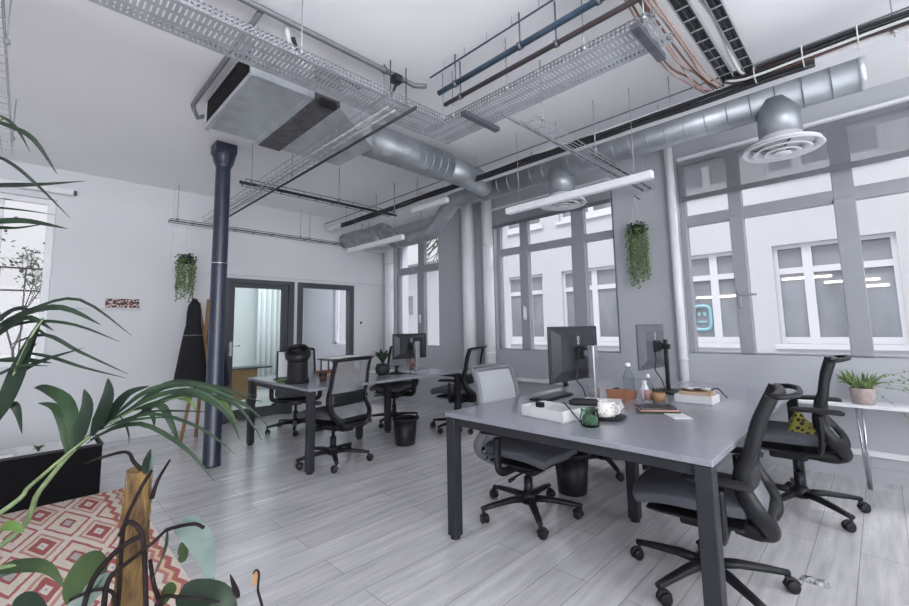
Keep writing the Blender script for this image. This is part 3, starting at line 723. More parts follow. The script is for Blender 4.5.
tag(MB().tube(spline([(2.44, -1.03, CZ), (2.44, -1.04, 3.05), (2.40, -1.09, 2.92), (2.36, -1.15, 2.85)], 4), .018, 7).build('flexible_pipe', 'cable_white'), 'short pale flexible pipe dropping onto the wide tray', 'pipe')

# --- slim linear lamps
def lamp(x0, x1, y, z, label, rodx, m='white'):
    t = thing('linear_lamp', label, 'lamp', ((x0+x1)/2, y, z), 'slim linear lamps')
    MB().box(x0, x1, y-.03, y+.03, z, z+.06).build('housing', m, t, bevel=.006)
    MB().box(x0+.02, x1-.02, y-.024, y+.024, z-.004, z+.002).build('diffuser', 'white', t)
    for x in rodx:
        MB().tube([(x, y, z+.06), (x, y, CZ)], .0025, 6).build('suspension_wire', 'wire', t)
lamp(1.14, 2.55, -3.33, 2.375, 'slim white linear lamp hanging in front of the middle window', (1.28, 2.40))
lamp(4.18, 5.46, -3.30, 2.385, 'slim white linear lamp hanging below the flexible hose', (4.35, 5.3))
lamp(3.62, 4.28, -3.55, 2.79, 'short bright lamp tucked under the long tray beside the elbow duct', (3.7, 4.2))
# --- small things on the back wall
tag(MB().lathe([(0, .012), (.02, .012), (.024, .004), (.024, 0), (0, 0)], (XB, -4.22, 1.38), 14, axis=(-1,0,0)).build('wall_button', 'steel_dark'), 'small round grey button on the wall beside the inner window', 'switch')

# ================================================================== FURNITURE
def desk(name, x0, x1, y0, y1, z, label, ym):
    t = thing(name, label, 'desk', ((x0+x1)/2, (y0+y1)/2, 0))
    MB().box(x0, x1, y0, y1, z-.027, z).build('tabletop', 'desk', t, bevel=.004)
    L = .066; xm = (x0+x1)/2
    for x, y in ((x0+.005, y1-.005-L), (x1-.005-L, y1-.005-L), (x0+.005, y0+.005), (x1-.005-L, y0+.005), (xm-L/2, ym+.17), (xm-L/2, ym-.17-L)):
        lg = MB().box(x, x+L, y, y+L, .018, z-.03).build('leg', 'desk_edge', t, bevel=.005)
        MB().lathe([(.028, 0), (.03, .004), (.03, .012), (.016, .018)], (x+L/2, y+L/2, 0), 14).build('foot', 'black', lg)
    fr = MB()
    for y in (y1-.045, y0+.045): fr.box(x0+.03, x1-.03, y-.025, y+.025, z-.075, z-.03)
    for x in (xm-.12, xm+.12): fr.box(x-.02, x+.02, y0+.03, y1-.03, z-.07, z-.03)
    for y in (ym+.21, ym-.21): fr.box(xm-.45, xm+.45, y-.02, y+.02, z-.07, z-.03)
    fr.build('under_frame', 'desk_edge', t, bevel=.003)
    return t
DZT = .74
RD = desk('bench_desk', .50, 1.97, -4.25, -1.875, DZT, 'large dark grey bench desk in the foreground, strewn with bottles and boxes', -3.06)
LD = desk('bench_desk', 3.66, 5.15, -3.78, -1.82, DZT, 'dark grey bench desk further back, with the black drum shaped purifier on it', -3.02)

def make_chair(mesh_m, label, group=None):
    t = thing('office_chair', label, 'chair', (0,0,0), group)
    # seat cushion: domed pad with a waterfall front
    P = []
    for i in range(9):
        u = i/8; x = -.20+.46*u; row = []
        w = .235*(1-.10*abs(2*u-1)**3)
        for j in range(9):
            v = j/4-1
            z = .475 - .012*(1-v*v)*0 - .030*max(0, u-.72)/.28 + .012*v*v - .028*abs(v)**6
            row.append((x + (.03*(1-v*v) if u > .9 else 0), w*v, z))
        P.append(row)
    MB().grid(P, thick=-.055).build('seat', 'seat', t, bevel=.012, subsurf=1)
    MB().add([(-.18,-.17,.385),(.18,-.15,.385),(.18,.15,.385),(-.18,.17,.385),(-.19,-.20,.415),(.23,-.20,.415),(.23,.20,.415),(-.19,.20,.415)],
             [(3,2,1,0),(4,5,6,7),(0,1,5,4),(1,2,6,5),(2,3,7,6),(3,0,4,7)]).build('seat_pan', 'black', t, bevel=.012)
    MB().box(-.11, .10, -.075, .075, .325, .388).box(-.24, -.08, -.045, .045, .335, .385).build('tilt_mechanism', 'black', t, bevel=.015)
    MB().tube([(.05, -.07, .36), (.05, -.20, .358), (.05, -.25, .350)], .007, 8).tube([(.05,-.235,.352),(.05,-.285,.346)], .012, 8).build('lever', 'black', t)
    # back: S curved side members
    side = [(-.17, .385), (-.255, .385), (-.295, .415), (-.285, .465), (-.24, .525), (-.195, .60), (-.192, .68), (-.218, .76), (-.238, .88), (-.265, .97), (-.275, 1.0)]
    sp = spline([(x, 0, z) for x, z in side], 4)
    def hw(z): return .10+.125*min(1, max(0, (z-.39)/.12))**.7 - .012*max(0, (z-.75)/.25)
    def cv(y, z): return -.030*(1-(y/.24)**2)*min(1, max(0,(z-.45)/.15))
    bf = MB()
    for s in (-1, 1):
        bf.tube([(p.x, s*hw(p.z), p.z) for p in sp], [.025+.012*(1-min(1, abs(p.z-.48)/.25)) for p in sp], 8, squash=(1.12, .55), up=(0,1,0))
    top = [(-.275+cv(hw(1.0)*k, 1.0), hw(1.0)*k, 1.0+.004*(1-k*k)) for k in (-1, -.8, -.5, 0, .5, .8, 1)]
    bf.tube(top, .019, 8, squash=(1, .8))
    bf.build('back_frame', 'black', t)
    hb = MB().tube([(-.275, -hw(1)*.98, 1.0), (-.33, -hw(1)*.92, 1.012), (-.365, -hw(1)*.55, 1.018), (-.372, 0, 1.018), (-.365, hw(1)*.55, 1.018), (-.33, hw(1)*.92, 1.012), (-.275, hw(1)*.98, 1.0)], .012, 8)
    hb.build('top_handle', 'black', t)
    low = MB()
    for z, r in ((.455, .02), (.40, .028)):
        xx = min(sp, key=lambda p: abs(p.z-z)).x
        low.tube([(xx+cv(hw(z)*k, z), hw(z)*k, z) for k in (-1, -.5, 0, .5, 1)], r, 8)
    low.build('back_yoke', 'black', t)
    P = []
    zs = [.47+.525*i/14 for i in range(15)]
    for z in zs:
        k = min(range(len(sp)-1), key=lambda i: abs((sp[i].z+sp[i+1].z)/2-z)); a, b = sp[k], sp[k+1]
        xx = a.x+(b.x-a.x)*max(0, min(1, (z-a.z)/(b.z-a.z+1e-6)))
        P.append([(xx+cv(hw(z)*y, z)+.004, hw(z)*y, z) for y in (-1, -.75, -.5, -.25, 0, .25, .5, .75, 1)])
    MB().grid(P).build('back_mesh', mesh_m, t)
    P2 = [[(x-.022, y*.98, z) for x, y, z in row] for row, z in zip(P, zs) if .56 < z < .72]
    MB().grid(P2, thick=.008).build('lumbar_band', 'black', t)
    # arms
    for s in (-1, 1):
        a = MB().tube(spline([(-.02, s*.12, .375), (-.02, s*.24, .378), (-.025, s*.285, .40), (-.03, s*.295, .45), (-.03, s*.295, .60)], 5), .021, 10, squash=(.8, 1.35))
        ar = a.build('armrest', 'black', t)
        q = MB(); q.tube([(-.15, s*.295, .620), (-.13, s*.295, .625), (0, s*.290, .629), (.09, s*.285, .625), (.115, s*.283, .619)], [.028, .042, .045, .042, .028], 12, squash=(1, .36)); q.build('arm_pad', 'black_matt', ar)
    # column and star base
    MB().tube([(0,0,.10), (0,0,.24)], .030, 16).tube([(0,0,.24), (0,0,.335)], .016, 14).build('gas_lift', 'black', t)
    MB().lathe([(.02, .07), (.052, .075), (.055, .12), (.040, .145), (.03, .15)], (0,0,0), 20).build('hub', 'black', t)
    for k in range(5):
        a = 2*PI*k/5; c, s = math.cos(a), math.sin(a)
        mb = MB()
        sec = [(.03, .102, .030, .030), (.13, .106, .027, .024), (.265, .093, .022, .018), (.348, .082, .018, .014)]
        mb.tube([(c*r, s*r, z) for r, z, _, _ in sec], [w for _, _, w, _ in sec], 8, squash=(1, .78))
        lg = mb.build('base_arm', 'black', t)
        cx, cy = c*.337, s*.337
        b = a+1.1+k*1.7; px, py = -math.sin(b), math.cos(b); ox, oy = math.cos(b)*.018, math.sin(b)*.018
        cm = MB()
        for e in (-1, 1):
            p = Vector((cx+ox+px*.016*e, cy+oy+py*.016*e, .028))
            cm.lathe([(.0, -.009), (.022, -.009), (.028, -.006), (.028, .006), (.022, .009), (0, .009)], p, 18, axis=(px, py, 0))
        cm.tube([(cx, cy, .03), (cx, cy, .078)], .009, 8)
        hd = bez((cx+ox-math.cos(b)*.032, cy+oy-math.sin(b)*.032, .030), (cx+ox, cy+oy, .085), (cx+ox+math.cos(b)*.03, cy+oy+math.sin(b)*.03, .035), 7)
        cm.tube(hd, .010, 6)
        cm.build('caster', 'black', lg)
    return t
CH = make_chair('mesh', 'black mesh chair')
CHP = make_chair('mesh_pale', 'pale backed chair')
def place(o, x, y, deg, label=None):
    o.location = (x, y, 0); o.rotation_euler = (0, 0, math.radians(deg))
    if label: o['label'] = label
    o['group'] = 'office chairs around the two desks'
    return o
def lowered(t, dz):
    """gas spring pressed down: everything above the base sinks"""
    for o in bpy.data.objects:
        if o.parent == t and o.name.split('.')[0] not in ('base_arm', 'hub', 'gas_lift'): o.location.z -= dz
    return t
def turn_base(t, deg):
    for o in bpy.data.objects:
        if o.parent == t and o.name.split('.')[0] == 'base_arm': o.rotation_euler = (0, 0, math.radians(deg))
    return t
C2 = place(copy_tree(CH), .70, -2.42, 6, 'black task chair at the near end of the large desk, its back seen edge on')
C3 = place(copy_tree(CH), .54, -3.80, 4, 'black task chair with a yellow patterned cloth on its seat, nearest the potted succulent')
C4 = place(copy_tree(CH), 1.86, -3.72, 176, 'black task chair mostly hidden behind the large monitor, only its base showing')
C6 = place(copy_tree(CH), 5.42, -2.52, 153, 'black task chair facing out behind the drum shaped purifier')
C7 = place(copy_tree(CH), 4.80, -3.62, 112, 'black task chair behind the monitor of the far desk')
C8 = place(copy_tree(CH), 3.88, -3.92, 20, 'black task chair with an open mesh back between the far desk and the riser pipes')
place(CH, 3.85, -2.17, 12, 'black mesh backed task chair at the far desk, beside its front leg')
place(CHP, 1.80, -2.49, 182, 'task chair with a pale grey back, tucked under the far side of the large desk')
def move_arms(t, dx, dz):
    for o in bpy.data.objects:
        if o.parent == t and o.name.split('.')[0] == 'armrest': o.location.x += dx; o.location.z += dz
for o in bpy.data.objects:       # the seat slides forward on its base
    if o.parent == C3 and o.name.split('.')[0] in ('base_arm', 'hub', 'gas_lift'): o.location.x -= .05
move_arms(C3, -.165, .075); move_arms(C2, -.09, 0)
def recline(t, deg):
    m = Matrix.Rotation(math.radians(-deg), 3, 'Y'); p = Vector((-.19, 0, .62))
    for o in bpy.data.objects:
        if o.parent == t and o.name.split('.')[0] in ('back_frame', 'back_mesh', 'lumbar_band', 'top_handle', 'back_yoke'):
            o.rotation_euler = m.to_euler(); o.location += p - m @ p
recline(C2, 7)
lowered(C2, .045); lowered(CHP, .05); lowered(CH, .02)
turn_base(CHP, -46); turn_base(C2, -8); turn_base(C3, -8); turn_base(C4, 30)
for o in CHP.children:
    if o.name.split('.')[0] in ('back_frame', 'top_handle'): o.data = o.data.copy(); o.data.materials[0] = M_['highlit_frame']; o['label'] = '%s coloured grey as a highlight' % ('frame of the back' if 'frame' in o.name else 'top edge of the back')

# ------------------------------------------------------------------ waste bins
def bin_(x, y, r, h, label):
    t = thing('waste_bin', label, 'bin', (x, y, 0), 'black waste bins')
    MB().lathe([(r*.78, 0), (r*.80, .004), (r*.97, h-.02), (r*.93, h-.02), (r*.76, .012), (0, .012)], (x, y, 0), 30).build('bucket', 'black', t)
    MB().lathe([(r*.96, h-.028), (r*1.04, h-.022), (r*1.04, h), (r*.98, h+.003), (r*.92, h-.006), (r*.92, h-.02)], (x, y, 0), 30).build('rim', 'black_matt', t)
    return t
bin_(1.78, -3.03, .135, .30, 'black waste bin on the floor under the large desk, behind the pale backed chair')
bin_(3.82, -3.03, .135, .285, 'black waste bin standing in the open beside the far desk')

# ------------------------------------------------------------------ monitors (their backs face the camera)
def monitor(x, y, w, h, zc, label, shell, deg=0, post='chrome', pz=.02):
    """built facing +X about its foot"""
    t = thing('monitor', label, 'monitor', (0, 0, 0), 'desk monitors seen from behind')
    z0 = DZT
    MB().box(.105, .120, -w/2, w/2, zc-h/2, zc+h/2).build('panel', shell, t, bevel=.004)
    P = []
    mb = MB().add([(.106,-w*.47,zc-h*.46),(.106,w*.47,zc-h*.46),(.106,w*.47,zc+h*.46),(.106,-w*.47,zc+h*.46),(.078,-w*.34,zc-h*.30),(.078,w*.34,zc-h*.30),(.078,w*.34,zc+h*.34),(.078,-w*.34,zc+h*.34)],
                  [(3,2,1,0),(4,5,6,7),(0,1,5,4),(1,2,6,5),(2,3,7,6),(3,0,4,7)])
    mb.build('rear_shell', shell, t, bevel=.006)
    MB().box(.1205, .122, -w*.485, w*.485, zc-h*.47, zc+h*.485).build('screen', 'black', t)
    MB().box(.050, .080, -.045, .045, zc-.04, zc+.045).box(.026, .055, -.03, .03, zc-.02, zc+.03).build('mount_plate', 'black_matt', t, bevel=.006)
    pw = .030 if post == 'chrome' else .016
    px_ = -.050 if post == 'chrome' else -.012
    MB().box(px_, px_+2*pw*.8, -pw, pw, z0+.012, zc+.055).box(-.03, .035, -.02, .02, zc-.02, zc+.02).build('post', post, t, bevel=.006)
    MB().box(-.12, .10, -.13, .13, z0, z0+.014).build('foot_plate', post if post != 'chrome' else 'steel', t, bevel=.005)
    lg = MB().lathe([(.010, 0), (.016, 0), (.016, .0015), (.010, .0015)], (.0775, 0, zc+h*.27), 18, axis=(-1,0,0)).lathe([(.006, 0), (.012, 0), (.012, .0015), (.006, .0015)], (.0775, 0, zc+h*.27-.030), 18, axis=(-1,0,0))
    lg.build('logo', 'logo', t)
    MB().tube(spline([(.075, .03, zc-.03), (.05, .07, zc-.10), (.055, .085, zc-.17), (.03, .05, z0+.10), (-.02, .09, z0+.03), (-.10, .16, z0+.008), (-.16, .10, z0+.006)], 5), .0045, 6).build('cable', 'cable_black', t)
    t.location = (x, y, 0); t.rotation_euler = (0, 0, math.radians(deg))
    return t
monitor(1.425, -2.72, .62, .37, 1.07, 'large dark monitor on a silver post, its back to the camera, on the large desk', 'screen', -2)
monitor(1.20, -3.52, .46, .35, 1.085, 'grey backed monitor on a thin black post further along the large desk', 'screen_pale', -4, 'black')
monitor(3.98, -3.32, .50, .30, 1.05, 'dark monitor on a pale post standing on the far desk', 'screen', -3)

# ------------------------------------------------------------------ things on the large desk
Z = DZT
def turned(mb_list, t, x, y, deg):
    t.location = (x, y, Z); t.rotation_euler = (0, 0, math.radians(deg))
# white open box with gadgets
t = thing('cardboard_box', 'low white open box holding a black gadget, nearest the front edge of the large desk', 'box')
MB().box(-.15, .15, -.10, .10, 0, .006).box(-.15, .15, -.10, -.096, 0, .062).box(-.15, .15, .096, .10, 0, .062).box(-.15, -.146, -.10, .10, 0, .062).box(.146, .15, -.10, .10, 0, .062).box(-.145, .02, -.095, .095, .040, .046).build('tray', 'card', t)
turned(0, t, 1.385, -2.175, -8)
t = thing('gadget', 'small black cube shaped gadget lying in the low white box', 'gadget')
MB().box(-.022, .022, -.018, .018, 0, .030).build('body', 'black', t, bevel=.006); MB().box(-.012, .012, .018, .020, .008, .022).build('socket', 'black_matt', t)
t.location = (1.465, -2.17, Z+.046)
t = thing('headset', 'black elongated headset case resting on the edge of the low white box', 'case')
MB().tube([(-.085, 0, .022), (-.07, 0, .024), (.05, .01, .026), (.08, .012, .022)], [.012, .022, .024, .012], 14, squash=(1.2, .9)).build('case', 'black_matt', t)
t.location = (1.24, -2.27, Z+.062); t.rotation_euler = (0, 0, .5)
tag(MB().tube(spline([(1.34, -2.22, Z+.075), (1.30, -2.17, Z+.085), (1.24, -2.13, Z+.060), (1.17, -2.10, Z+.012)], 6), .004, 6).build('cable', 'cable_black'), 'thin black cable trailing off the low white box towards the green jar', 'cable')
# green jar
t = thing('glass_jar', 'squat green glass jar at the front edge of the large desk', 'jar', (1.115, -2.10, Z))
MB().lathe([(.040, 0), (.047, .006), (.049, .045), (.044, .066), (.042, .082), (.045, .086), (.045, .090), (.040, .088), (.039, .070), (.044, .045), (.042, .010), (0, .008)], (1.115, -2.10, Z), 28).build('jar', 'green_glass', t)
MB().lathe([(0, .012), (.040, .012), (.042, .044), (.03, .055), (.0, .060)], (1.115, -2.10, Z), 20).build('contents', 'sage', t)
# dark saucer and speckled mug
t = thing('saucer', 'flat black dish under the speckled mug', 'dish', (1.13, -2.33, Z))
MB().lathe([(0, 0), (.06, 0), (.10, .012), (.102, .016), (.058, .006), (0, .006)], (1.13, -2.33, Z), 28).build('dish', 'black', t)
t = thing('mug', 'white mug speckled with black dots, on the black dish', 'mug', (1.15, -2.345, Z+.008))
c = (1.15, -2.345, Z+.008)
MB().lathe([(.040, 0), (.055, .004), (.058, .02), (.058, .085), (.055, .085), (.053, .02), (0, .010)], c, 28).build('cup', 'mugpat', t)
MB().tube(spline([(c[0]-.055, c[1]+.004, c[2]+.07), (c[0]-.085, c[1]+.008, c[2]+.06), (c[0]-.082, c[1]+.008, c[2]+.028), (c[0]-.055, c[1]+.004, c[2]+.018)], 5), .006, 8).build('handle', 'mugpat', t)
# stack of papers behind the mug
for i, (x, y, a, m, lb) in enumerate(((1.27, -2.53, 12, 'paper', 'stack of white papers behind the speckled mug'), (1.265, -2.53, 20, 'card', 'grey folder lying on the stack of papers behind the mug'))):
    mb = MB()
    for k in range(4 if i == 0 else 1):
        mb.box(-.11+.004*k, .11-.003*k, -.15+.003*k, .15-.004*k, .010*k, .010*k+.009)
    o = mb.build('paper_stack' if i == 0 else 'folder', m); o.location = (x, y, Z+(.0 if i == 0 else .0405)); o.rotation_euler = (0,0,math.radians(a)); tag(o, lb, 'paper' if i == 0 else 'folder')
# orange brown box
t = thing('card_box', 'orange brown open card box between the mug and the bottles', 'box', (1.33, -2.98, Z))
MB().add([(-.06,-.09,0),(.06,-.09,0),(.06,.09,0),(-.06,.09,0),(-.07,-.10,.055),(.07,-.10,.055),(.07,.10,.075),(-.07,.10,.075),(-.062,-.092,.055),(.062,-.092,.055),(.062,.092,.074),(-.062,.092,.074),(-.055,-.085,.01),(.055,-.085,.01),(.055,.085,.01),(-.055,.085,.01)],
         [(3,2,1,0),(0,1,5,4),(1,2,6,5),(2,3,7,6),(3,0,4,7),(4,5,9,8),(5,6,10,9),(6,7,11,10),(7,4,8,11),(8,9,13,12),(9,10,14,13),(10,11,15,14),(11,8,12,15),(12,13,14,15)]).build('box', 'orange', t)
bpy.data.objects[t.name].location = (0,0,0); t.location = (1.33, -2.98, Z)
for ch in [o for o in bpy.data.objects if o.parent == t]: ch.location = (0,0,0)
def bottle(name, x, y, r, h, m, label, cap='white', lab=None, neck=.4):
    t = thing(name, label, 'bottle', (x, y, Z)); c = (x, y, Z)
    MB().lathe([(r*.9, 0), (r, .006), (r, h*.55), (r*.85, h*.66), (r*neck, h*.80), (r*neck, h*.92)], c, 22).build('body', m, t)
    MB().lathe([(r*neck*1.15, h*.90), (r*neck*1.2, h*.905), (r*neck*1.2, h), (0, h)], c, 18).build('cap', cap, t)
    if lab: MB().lathe([(r*1.02, h*.15), (r*1.02, h*.45)], c, 22).build('wrap_label', lab, t)
    return t
bottle('water_bottle', 1.34, -3.13, .036, .24, 'clear_glass', 'tall clear water bottle with a white cap behind the orange box', 'white', None)
bottle('spray_bottle', 1.12, -2.92, .030, .19, 'clear_glass', 'clear pump bottle with a rose label beside the tall water bottle', 'white', 'pinkish', .25)
t = thing('drinking_glass', 'small glass with a brown label beside the pump bottle', 'glass', (1.045, -2.88, Z))
MB().lathe([(.030, 0), (.034, .004), (.038, .11), (.035, .11), (.031, .008), (0, .008)], (1.045, -2.88, Z), 22).build('tumbler', 'clear_glass', t)
MB().lathe([(.0362, .03), (.0378, .085)], (1.045, -2.88, Z), 22).build('wrap_label', 'wood', t)
bottle('gel_bottle', 1.20, -3.06, .026, .13, 'white', 'short white bottle next to the tall water bottle', 'white', None, .5)
# books / tablet in the middle
for i, (w, d, h, m, lb, nm) in enumerate(((.15, .22, .012, 'leaf_phil', 'green covered notebook, lowest of the flat pile in front of the bottles', 'notebook'), (.14, .215, .010, 'pinkish', 'rose covered notebook in the middle of the flat pile before the bottles', 'notebook'), (.13, .20, .012, 'screen', 'dark tablet lying on the flat pile of notebooks', 'tablet'))):
    o = MB().box(-w/2, w/2, -d/2, d/2, 0, h).build(nm, m, bevel=.003); o.location = (.99+.004*i, -2.70+.006*i, Z+(0, .0122, .0224)[i]); o.rotation_euler = (0, 0, math.radians(118+5*i)); tag(o, lb, nm)
o = MB().box(-.05, .05, -.075, .075, 0, .006).build('leaflet', 'paper', bevel=.001); o.location = (.86, -2.63, Z); o.rotation_euler = (0,0,math.radians(40)); tag(o, 'white leaflet sticking out beside the flat pile of notebooks', 'paper')
# box of papers at the right
t = thing('document_box', 'low white box heaped with papers, nearest the far edge of the large desk', 'box', (.90, -3.20, Z))
MB().box(.80, 1.03, -3.28, -3.11, Z, Z+.05).build('box', 'card', t, bevel=.004)
o = MB().box(-.095, .095, -.065, .065, 0, .022).build('book', 'wood_pale', bevel=.003); o.location = (.91, -3.195, Z+.0502); o.rotation_euler = (0,0,.05); tag(o, 'pale brown book lying on the low white document box', 'book')
mb = MB(); P = [[(-.085+.17*i/6, -.06+.12*j/4, .006+.008*math.sin(i*1.7+j)+.004*j) for j in range(5)] for i in range(7)]; mb.grid(P, thick=.002)
o = mb.build('crumpled_paper', 'paper'); o.location = (.915, -3.19, Z+.074); o.rotation_euler = (0,0,.2); tag(o, 'loose crumpled sheets on top of the pale brown book', 'paper')
# things near the second monitor's foot
tag(MB().tube(spline([(1.02, -3.42, Z+.006), (.93, -3.46, Z+.03), (.88, -3.55, Z+.05), (.83, -3.50, Z+.02), (.80, -3.45, Z+.006)], 6), .005, 6).build('cable', 'cable_black'), 'looped black cable beside the black monitor post', 'cable')
t = thing('keyboard', 'slim dark keyboard lying flat beyond the large monitor', 'keyboard'); MB().box(-.07, .07, -.20, .20, 0, .014).build('case', 'black', t, bevel=.004)
mb = MB()
for i in range(4):
    for j in range(13): mb.box(-.058+i*.030, -.034+i*.030, -.188+j*.029, -.164+j*.029, .014, .019)
mb.build('keys', 'screen', t); t.location = (1.75, -2.75, Z); t.rotation_euler = (0,0,.05)
t = thing('computer_mouse', 'small black mouse at the far side of the large desk', 'mouse', (1.52, -3.32, Z)); MB().lathe([(.028, 0), (.031, .006), (.026, .022), (.012, .030), (0, .031)], (1.52, -3.32, Z), 18).build('shell', 'black', t)
MB().box(1.519, 1.521, -3.315, -3.295, Z+.026, Z+.031).build('wheel', 'steel_dark', t)

# ------------------------------------------------------------------ things on the far desk
t = thing('air_purifier', 'black drum shaped purifier with a tilted round mouth, on the far desk', 'purifier', (4.21, -1.97, Z)); c = (4.21, -1.97, Z)
MB().lathe([(.10, 0), (.108, .006), (.108, .03), (.100, .035), (.098, .215), (.085, .235)], c, 32).build('drum', 'black', t)
MB().lathe([(.104, .0), (.112, .0), (.112, .03), (.104, .03)], c, 32).build('base_ring', 'black_matt', t)
ax = Vector((-.42, .30, .85)).normalized(); c2 = Vector(c)+Vector((0,0,.285))
MB().lathe([(.06, -.085), (.10, -.060), (.126, -.015), (.124, .022), (.104, .055), (.086, .053), (.095, .02), (.08, -.035), (0, -.05)], c2, 36, axis=ax).build('mouth_ring', 'black', t)
MB().lathe([(0, -.03), (.07, -.03), (.075, -.01), (.02, .0), (0, .0)], c2, 24, axis=ax).build('inner_grille', 'black_matt', t)
# white framed panel
t = thing('whiteboard', 'white thin edged board standing on the far desk behind the purifier', 'board', (4.62, -2.02, Z))
MB().box(4.60, 4.612, -2.22, -1.93, Z+.03, Z+.30).build('board', 'white', t); mb = MB()
for a in ((4.598, 4.616, -2.225, -2.215, Z, Z+.30), (4.598, 4.616, -1.935, -1.925, Z, Z+.30), (4.598, 4.616, -2.225, -1.925, Z+.295, Z+.305), (4.55, 4.66, -1.945, -1.915, Z, Z+.012), (4.55, 4.66, -2.235, -2.205, Z, Z+.012)): mb.box(*a)
mb.build('edge_frame', 'black', t)
t = thing('pencil_case', 'yellow green flat case lying behind the drum purifier', 'case'); MB().box(-.05, .05, -.16, .16, 0, .022).build('case', 'leaf_lime', t, bevel=.006); t.location = (4.42, -2.02, Z); t.rotation_euler = (0,0,.15)
# wooden desk shelf with bowl
t = thing('desk_shelf', 'small dark topped desk riser holding a bowl, beside the inner window', 'shelf', (4.72, -2.72, Z))
MB().box(4.60, 4.84, -3.02, -2.50, Z+.165, Z+.18).build('board', 'grey_door', t, bevel=.002)
for y in (-2.98, -2.54):
    for x in (4.63, 4.81): MB().box(x-.007, x+.007, y-.007, y+.007, Z, Z+.165).build('leg', 'grey_door', t)
t = thing('bowl', 'pale terracotta bowl under the desk riser', 'bowl', (4.72, -2.78, Z+.045))
MB().lathe([(.05, 0), (.055, .004), (.12, .07), (.145, .105), (.14, .105), (.11, .07), (.04, .012), (0, .010)], (4.72, -2.78, Z+.045), 28).build('bowl', 'pot_pink', t)
for i, (m, lb) in enumerate((('wood_pale', 'pale wooden board lowest under the terracotta bowl'), ('orange', 'orange folder between the pale board and the terracotta bowl'))):
    o = MB().box(-.11, .11, -.24, .24, 0, .021).build('board' if i == 0 else 'folder', m, bevel=.003); o.location = (4.70, -2.72+.02*i, Z+.0222*i); tag(o, lb, 'board' if i == 0 else 'folder')
o = MB().box(-.10, .10, -.20, .20, 0, .02).build('sheet_pile', 'paper'); o.location = (4.72, -2.76, Z+.18); tag(o, 'white papers on top of the desk riser', 'paper')
t = thing('beaker', 'red brown beaker between the purifier and the mesh backed chair', 'cup', (4.10, -2.19, Z)); MB().lathe([(.03, 0), (.034, .004), (.038, .10), (.034, .10), (.030, .01), (0, .01)], (4.10, -2.19, Z), 20).build('cup', 'redbrown', t)
MB().lathe([(.0375, .06), (.0395, .062), (.0402, .082), (.038, .084)], (4.10, -2.19, Z), 20).build('band', 'black', t)
# small pot plant
def leafy(mb, c, n, h, sp, w, rng):
    for k in range(n):
        a = rng.uniform(0, 2*PI); e = rng.uniform(.3, 1)
        d = Vector((math.cos(a), math.sin(a), 0)); tip = Vector(c)+d*sp*e+Vector((0,0,h*rng.uniform(.5, 1)))
        P = bez(c, Vector(c)+d*sp*e*.3+Vector((0,0,h*.8)), tip, 6)
        mb.strip(P, [w*.25, w*.7, w, w*.9, w*.5, .001], normal=(d.x*.3, d.y*.3, 1), fold=.25)
rng = random.Random(3)
t = thing('potted_plant', 'small leafy plant in a round dark pot on the far desk', 'plant', (4.10, -2.93, Z)); c = (4.10, -2.93, Z)
MB().lathe([(.05, 0), (.075, .02), (.085, .07), (.070, .12), (.06, .12), (.07, .07), (0, .06)], c, 24).build('pot', 'pot_black', t)
mb = MB(); leafy(mb, (c[0], c[1], Z+.10), 26, .19, .18, .022, rng); mb.build('foliage', 'trail_dark', t)
t = thing('toy', 'small red and white ornament beside the far monitor', 'ornament', (4.38, -3.62, Z)); c = (4.38, -3.62, Z)
MB().lathe([(0, 0), (.04, .004), (.065, .05), (.05, .10), (.02, .125), (0, .13)], c, 20).build('body', 'pinkish', t)
MB().lathe([(0, .0), (.028, .0), (.03, .012), (0, .02)], (c[0]-.05, c[1]+.035, Z+.06), 16, axis=(-.8, .6, 0)).build('face', 'red', t)
MB().tube([(c[0], c[1]+.05, Z+.09), (c[0], c[1]+.08, Z+.16)], .006, 6).build('ear', 'black', t)
t = thing('round_stand', 'dark round stand in front of the far monitor', 'stand', (4.06, -3.10, Z))
MB().lathe([(.10, 0), (.10, .008), (.02, .02), (.015, .07), (.04, .085), (.04, .092), (0, .095)], (4.06, -3.10, Z), 22).build('stand', 'black', t)
o = MB().box(-.10, .10, -.15, .15, 0, .010).build('paper_sheets', 'paper'); o.location = (4.45, -3.12, Z); o.rotation_euler = (0,0,.3); tag(o, 'white sheets lying on the far desk beside the small potted plant', 'paper')

# ------------------------------------------------------------------ shelf under the big window
t = thing('window_shelf', 'long white shelf on thin paired legs under the big near window', 'shelf', (.2, -4.64, 0))
MB().box(-1.7, 1.36, YW+.035, -4.48, .600, .622).build('board', 'white', t, bevel=.003)
for x in (.16, 1.25, -1.2):
    lg = MB().tube([(x, -4.53, .60), (x, -4.53, .0)], .009, 10).tube([(x+.035, -4.56, .60), (x+.012, -4.545, .0)], .009, 10); lg.build('leg', 'chrome', t)
t = thing('potted_succulent', 'green succulent in a pinkish grey pot on the white window shelf', 'plant', (.15, -4.585, .622)); c = Vector((.15, -4.585, .622))
MB().lathe([(.062, 0), (.068, .005), (.076, .115), (.074, .12), (.068, .12), (.065, .10), (0, .10)], c, 30).build('pot', 'pot_pink', t)
MB().lathe([(0, .104), (.066, .104), (.066, .098), (0, .098)], c, 24).build('soil', 'soil', t)
mb = MB(); rng = random.Random(5)
for k in range(64):
    a = rng.uniform(0, 2*PI); e = rng.uniform(.2, 1); d = Vector((math.cos(a), math.sin(a)*.6, 0))
    b0 = c+d*.045+Vector((0,0,.10)); tip = b0+d*.11*e+Vector((0,0,rng.uniform(.05, .16)))
    P = bez(b0, b0+d*.03+Vector((0,0,.08)), tip, 5)
    mb.tube(P, [.004, .006, .0065, .005, .001], 6)
mb.build('leaves', 'trail', t)
mb = MB()
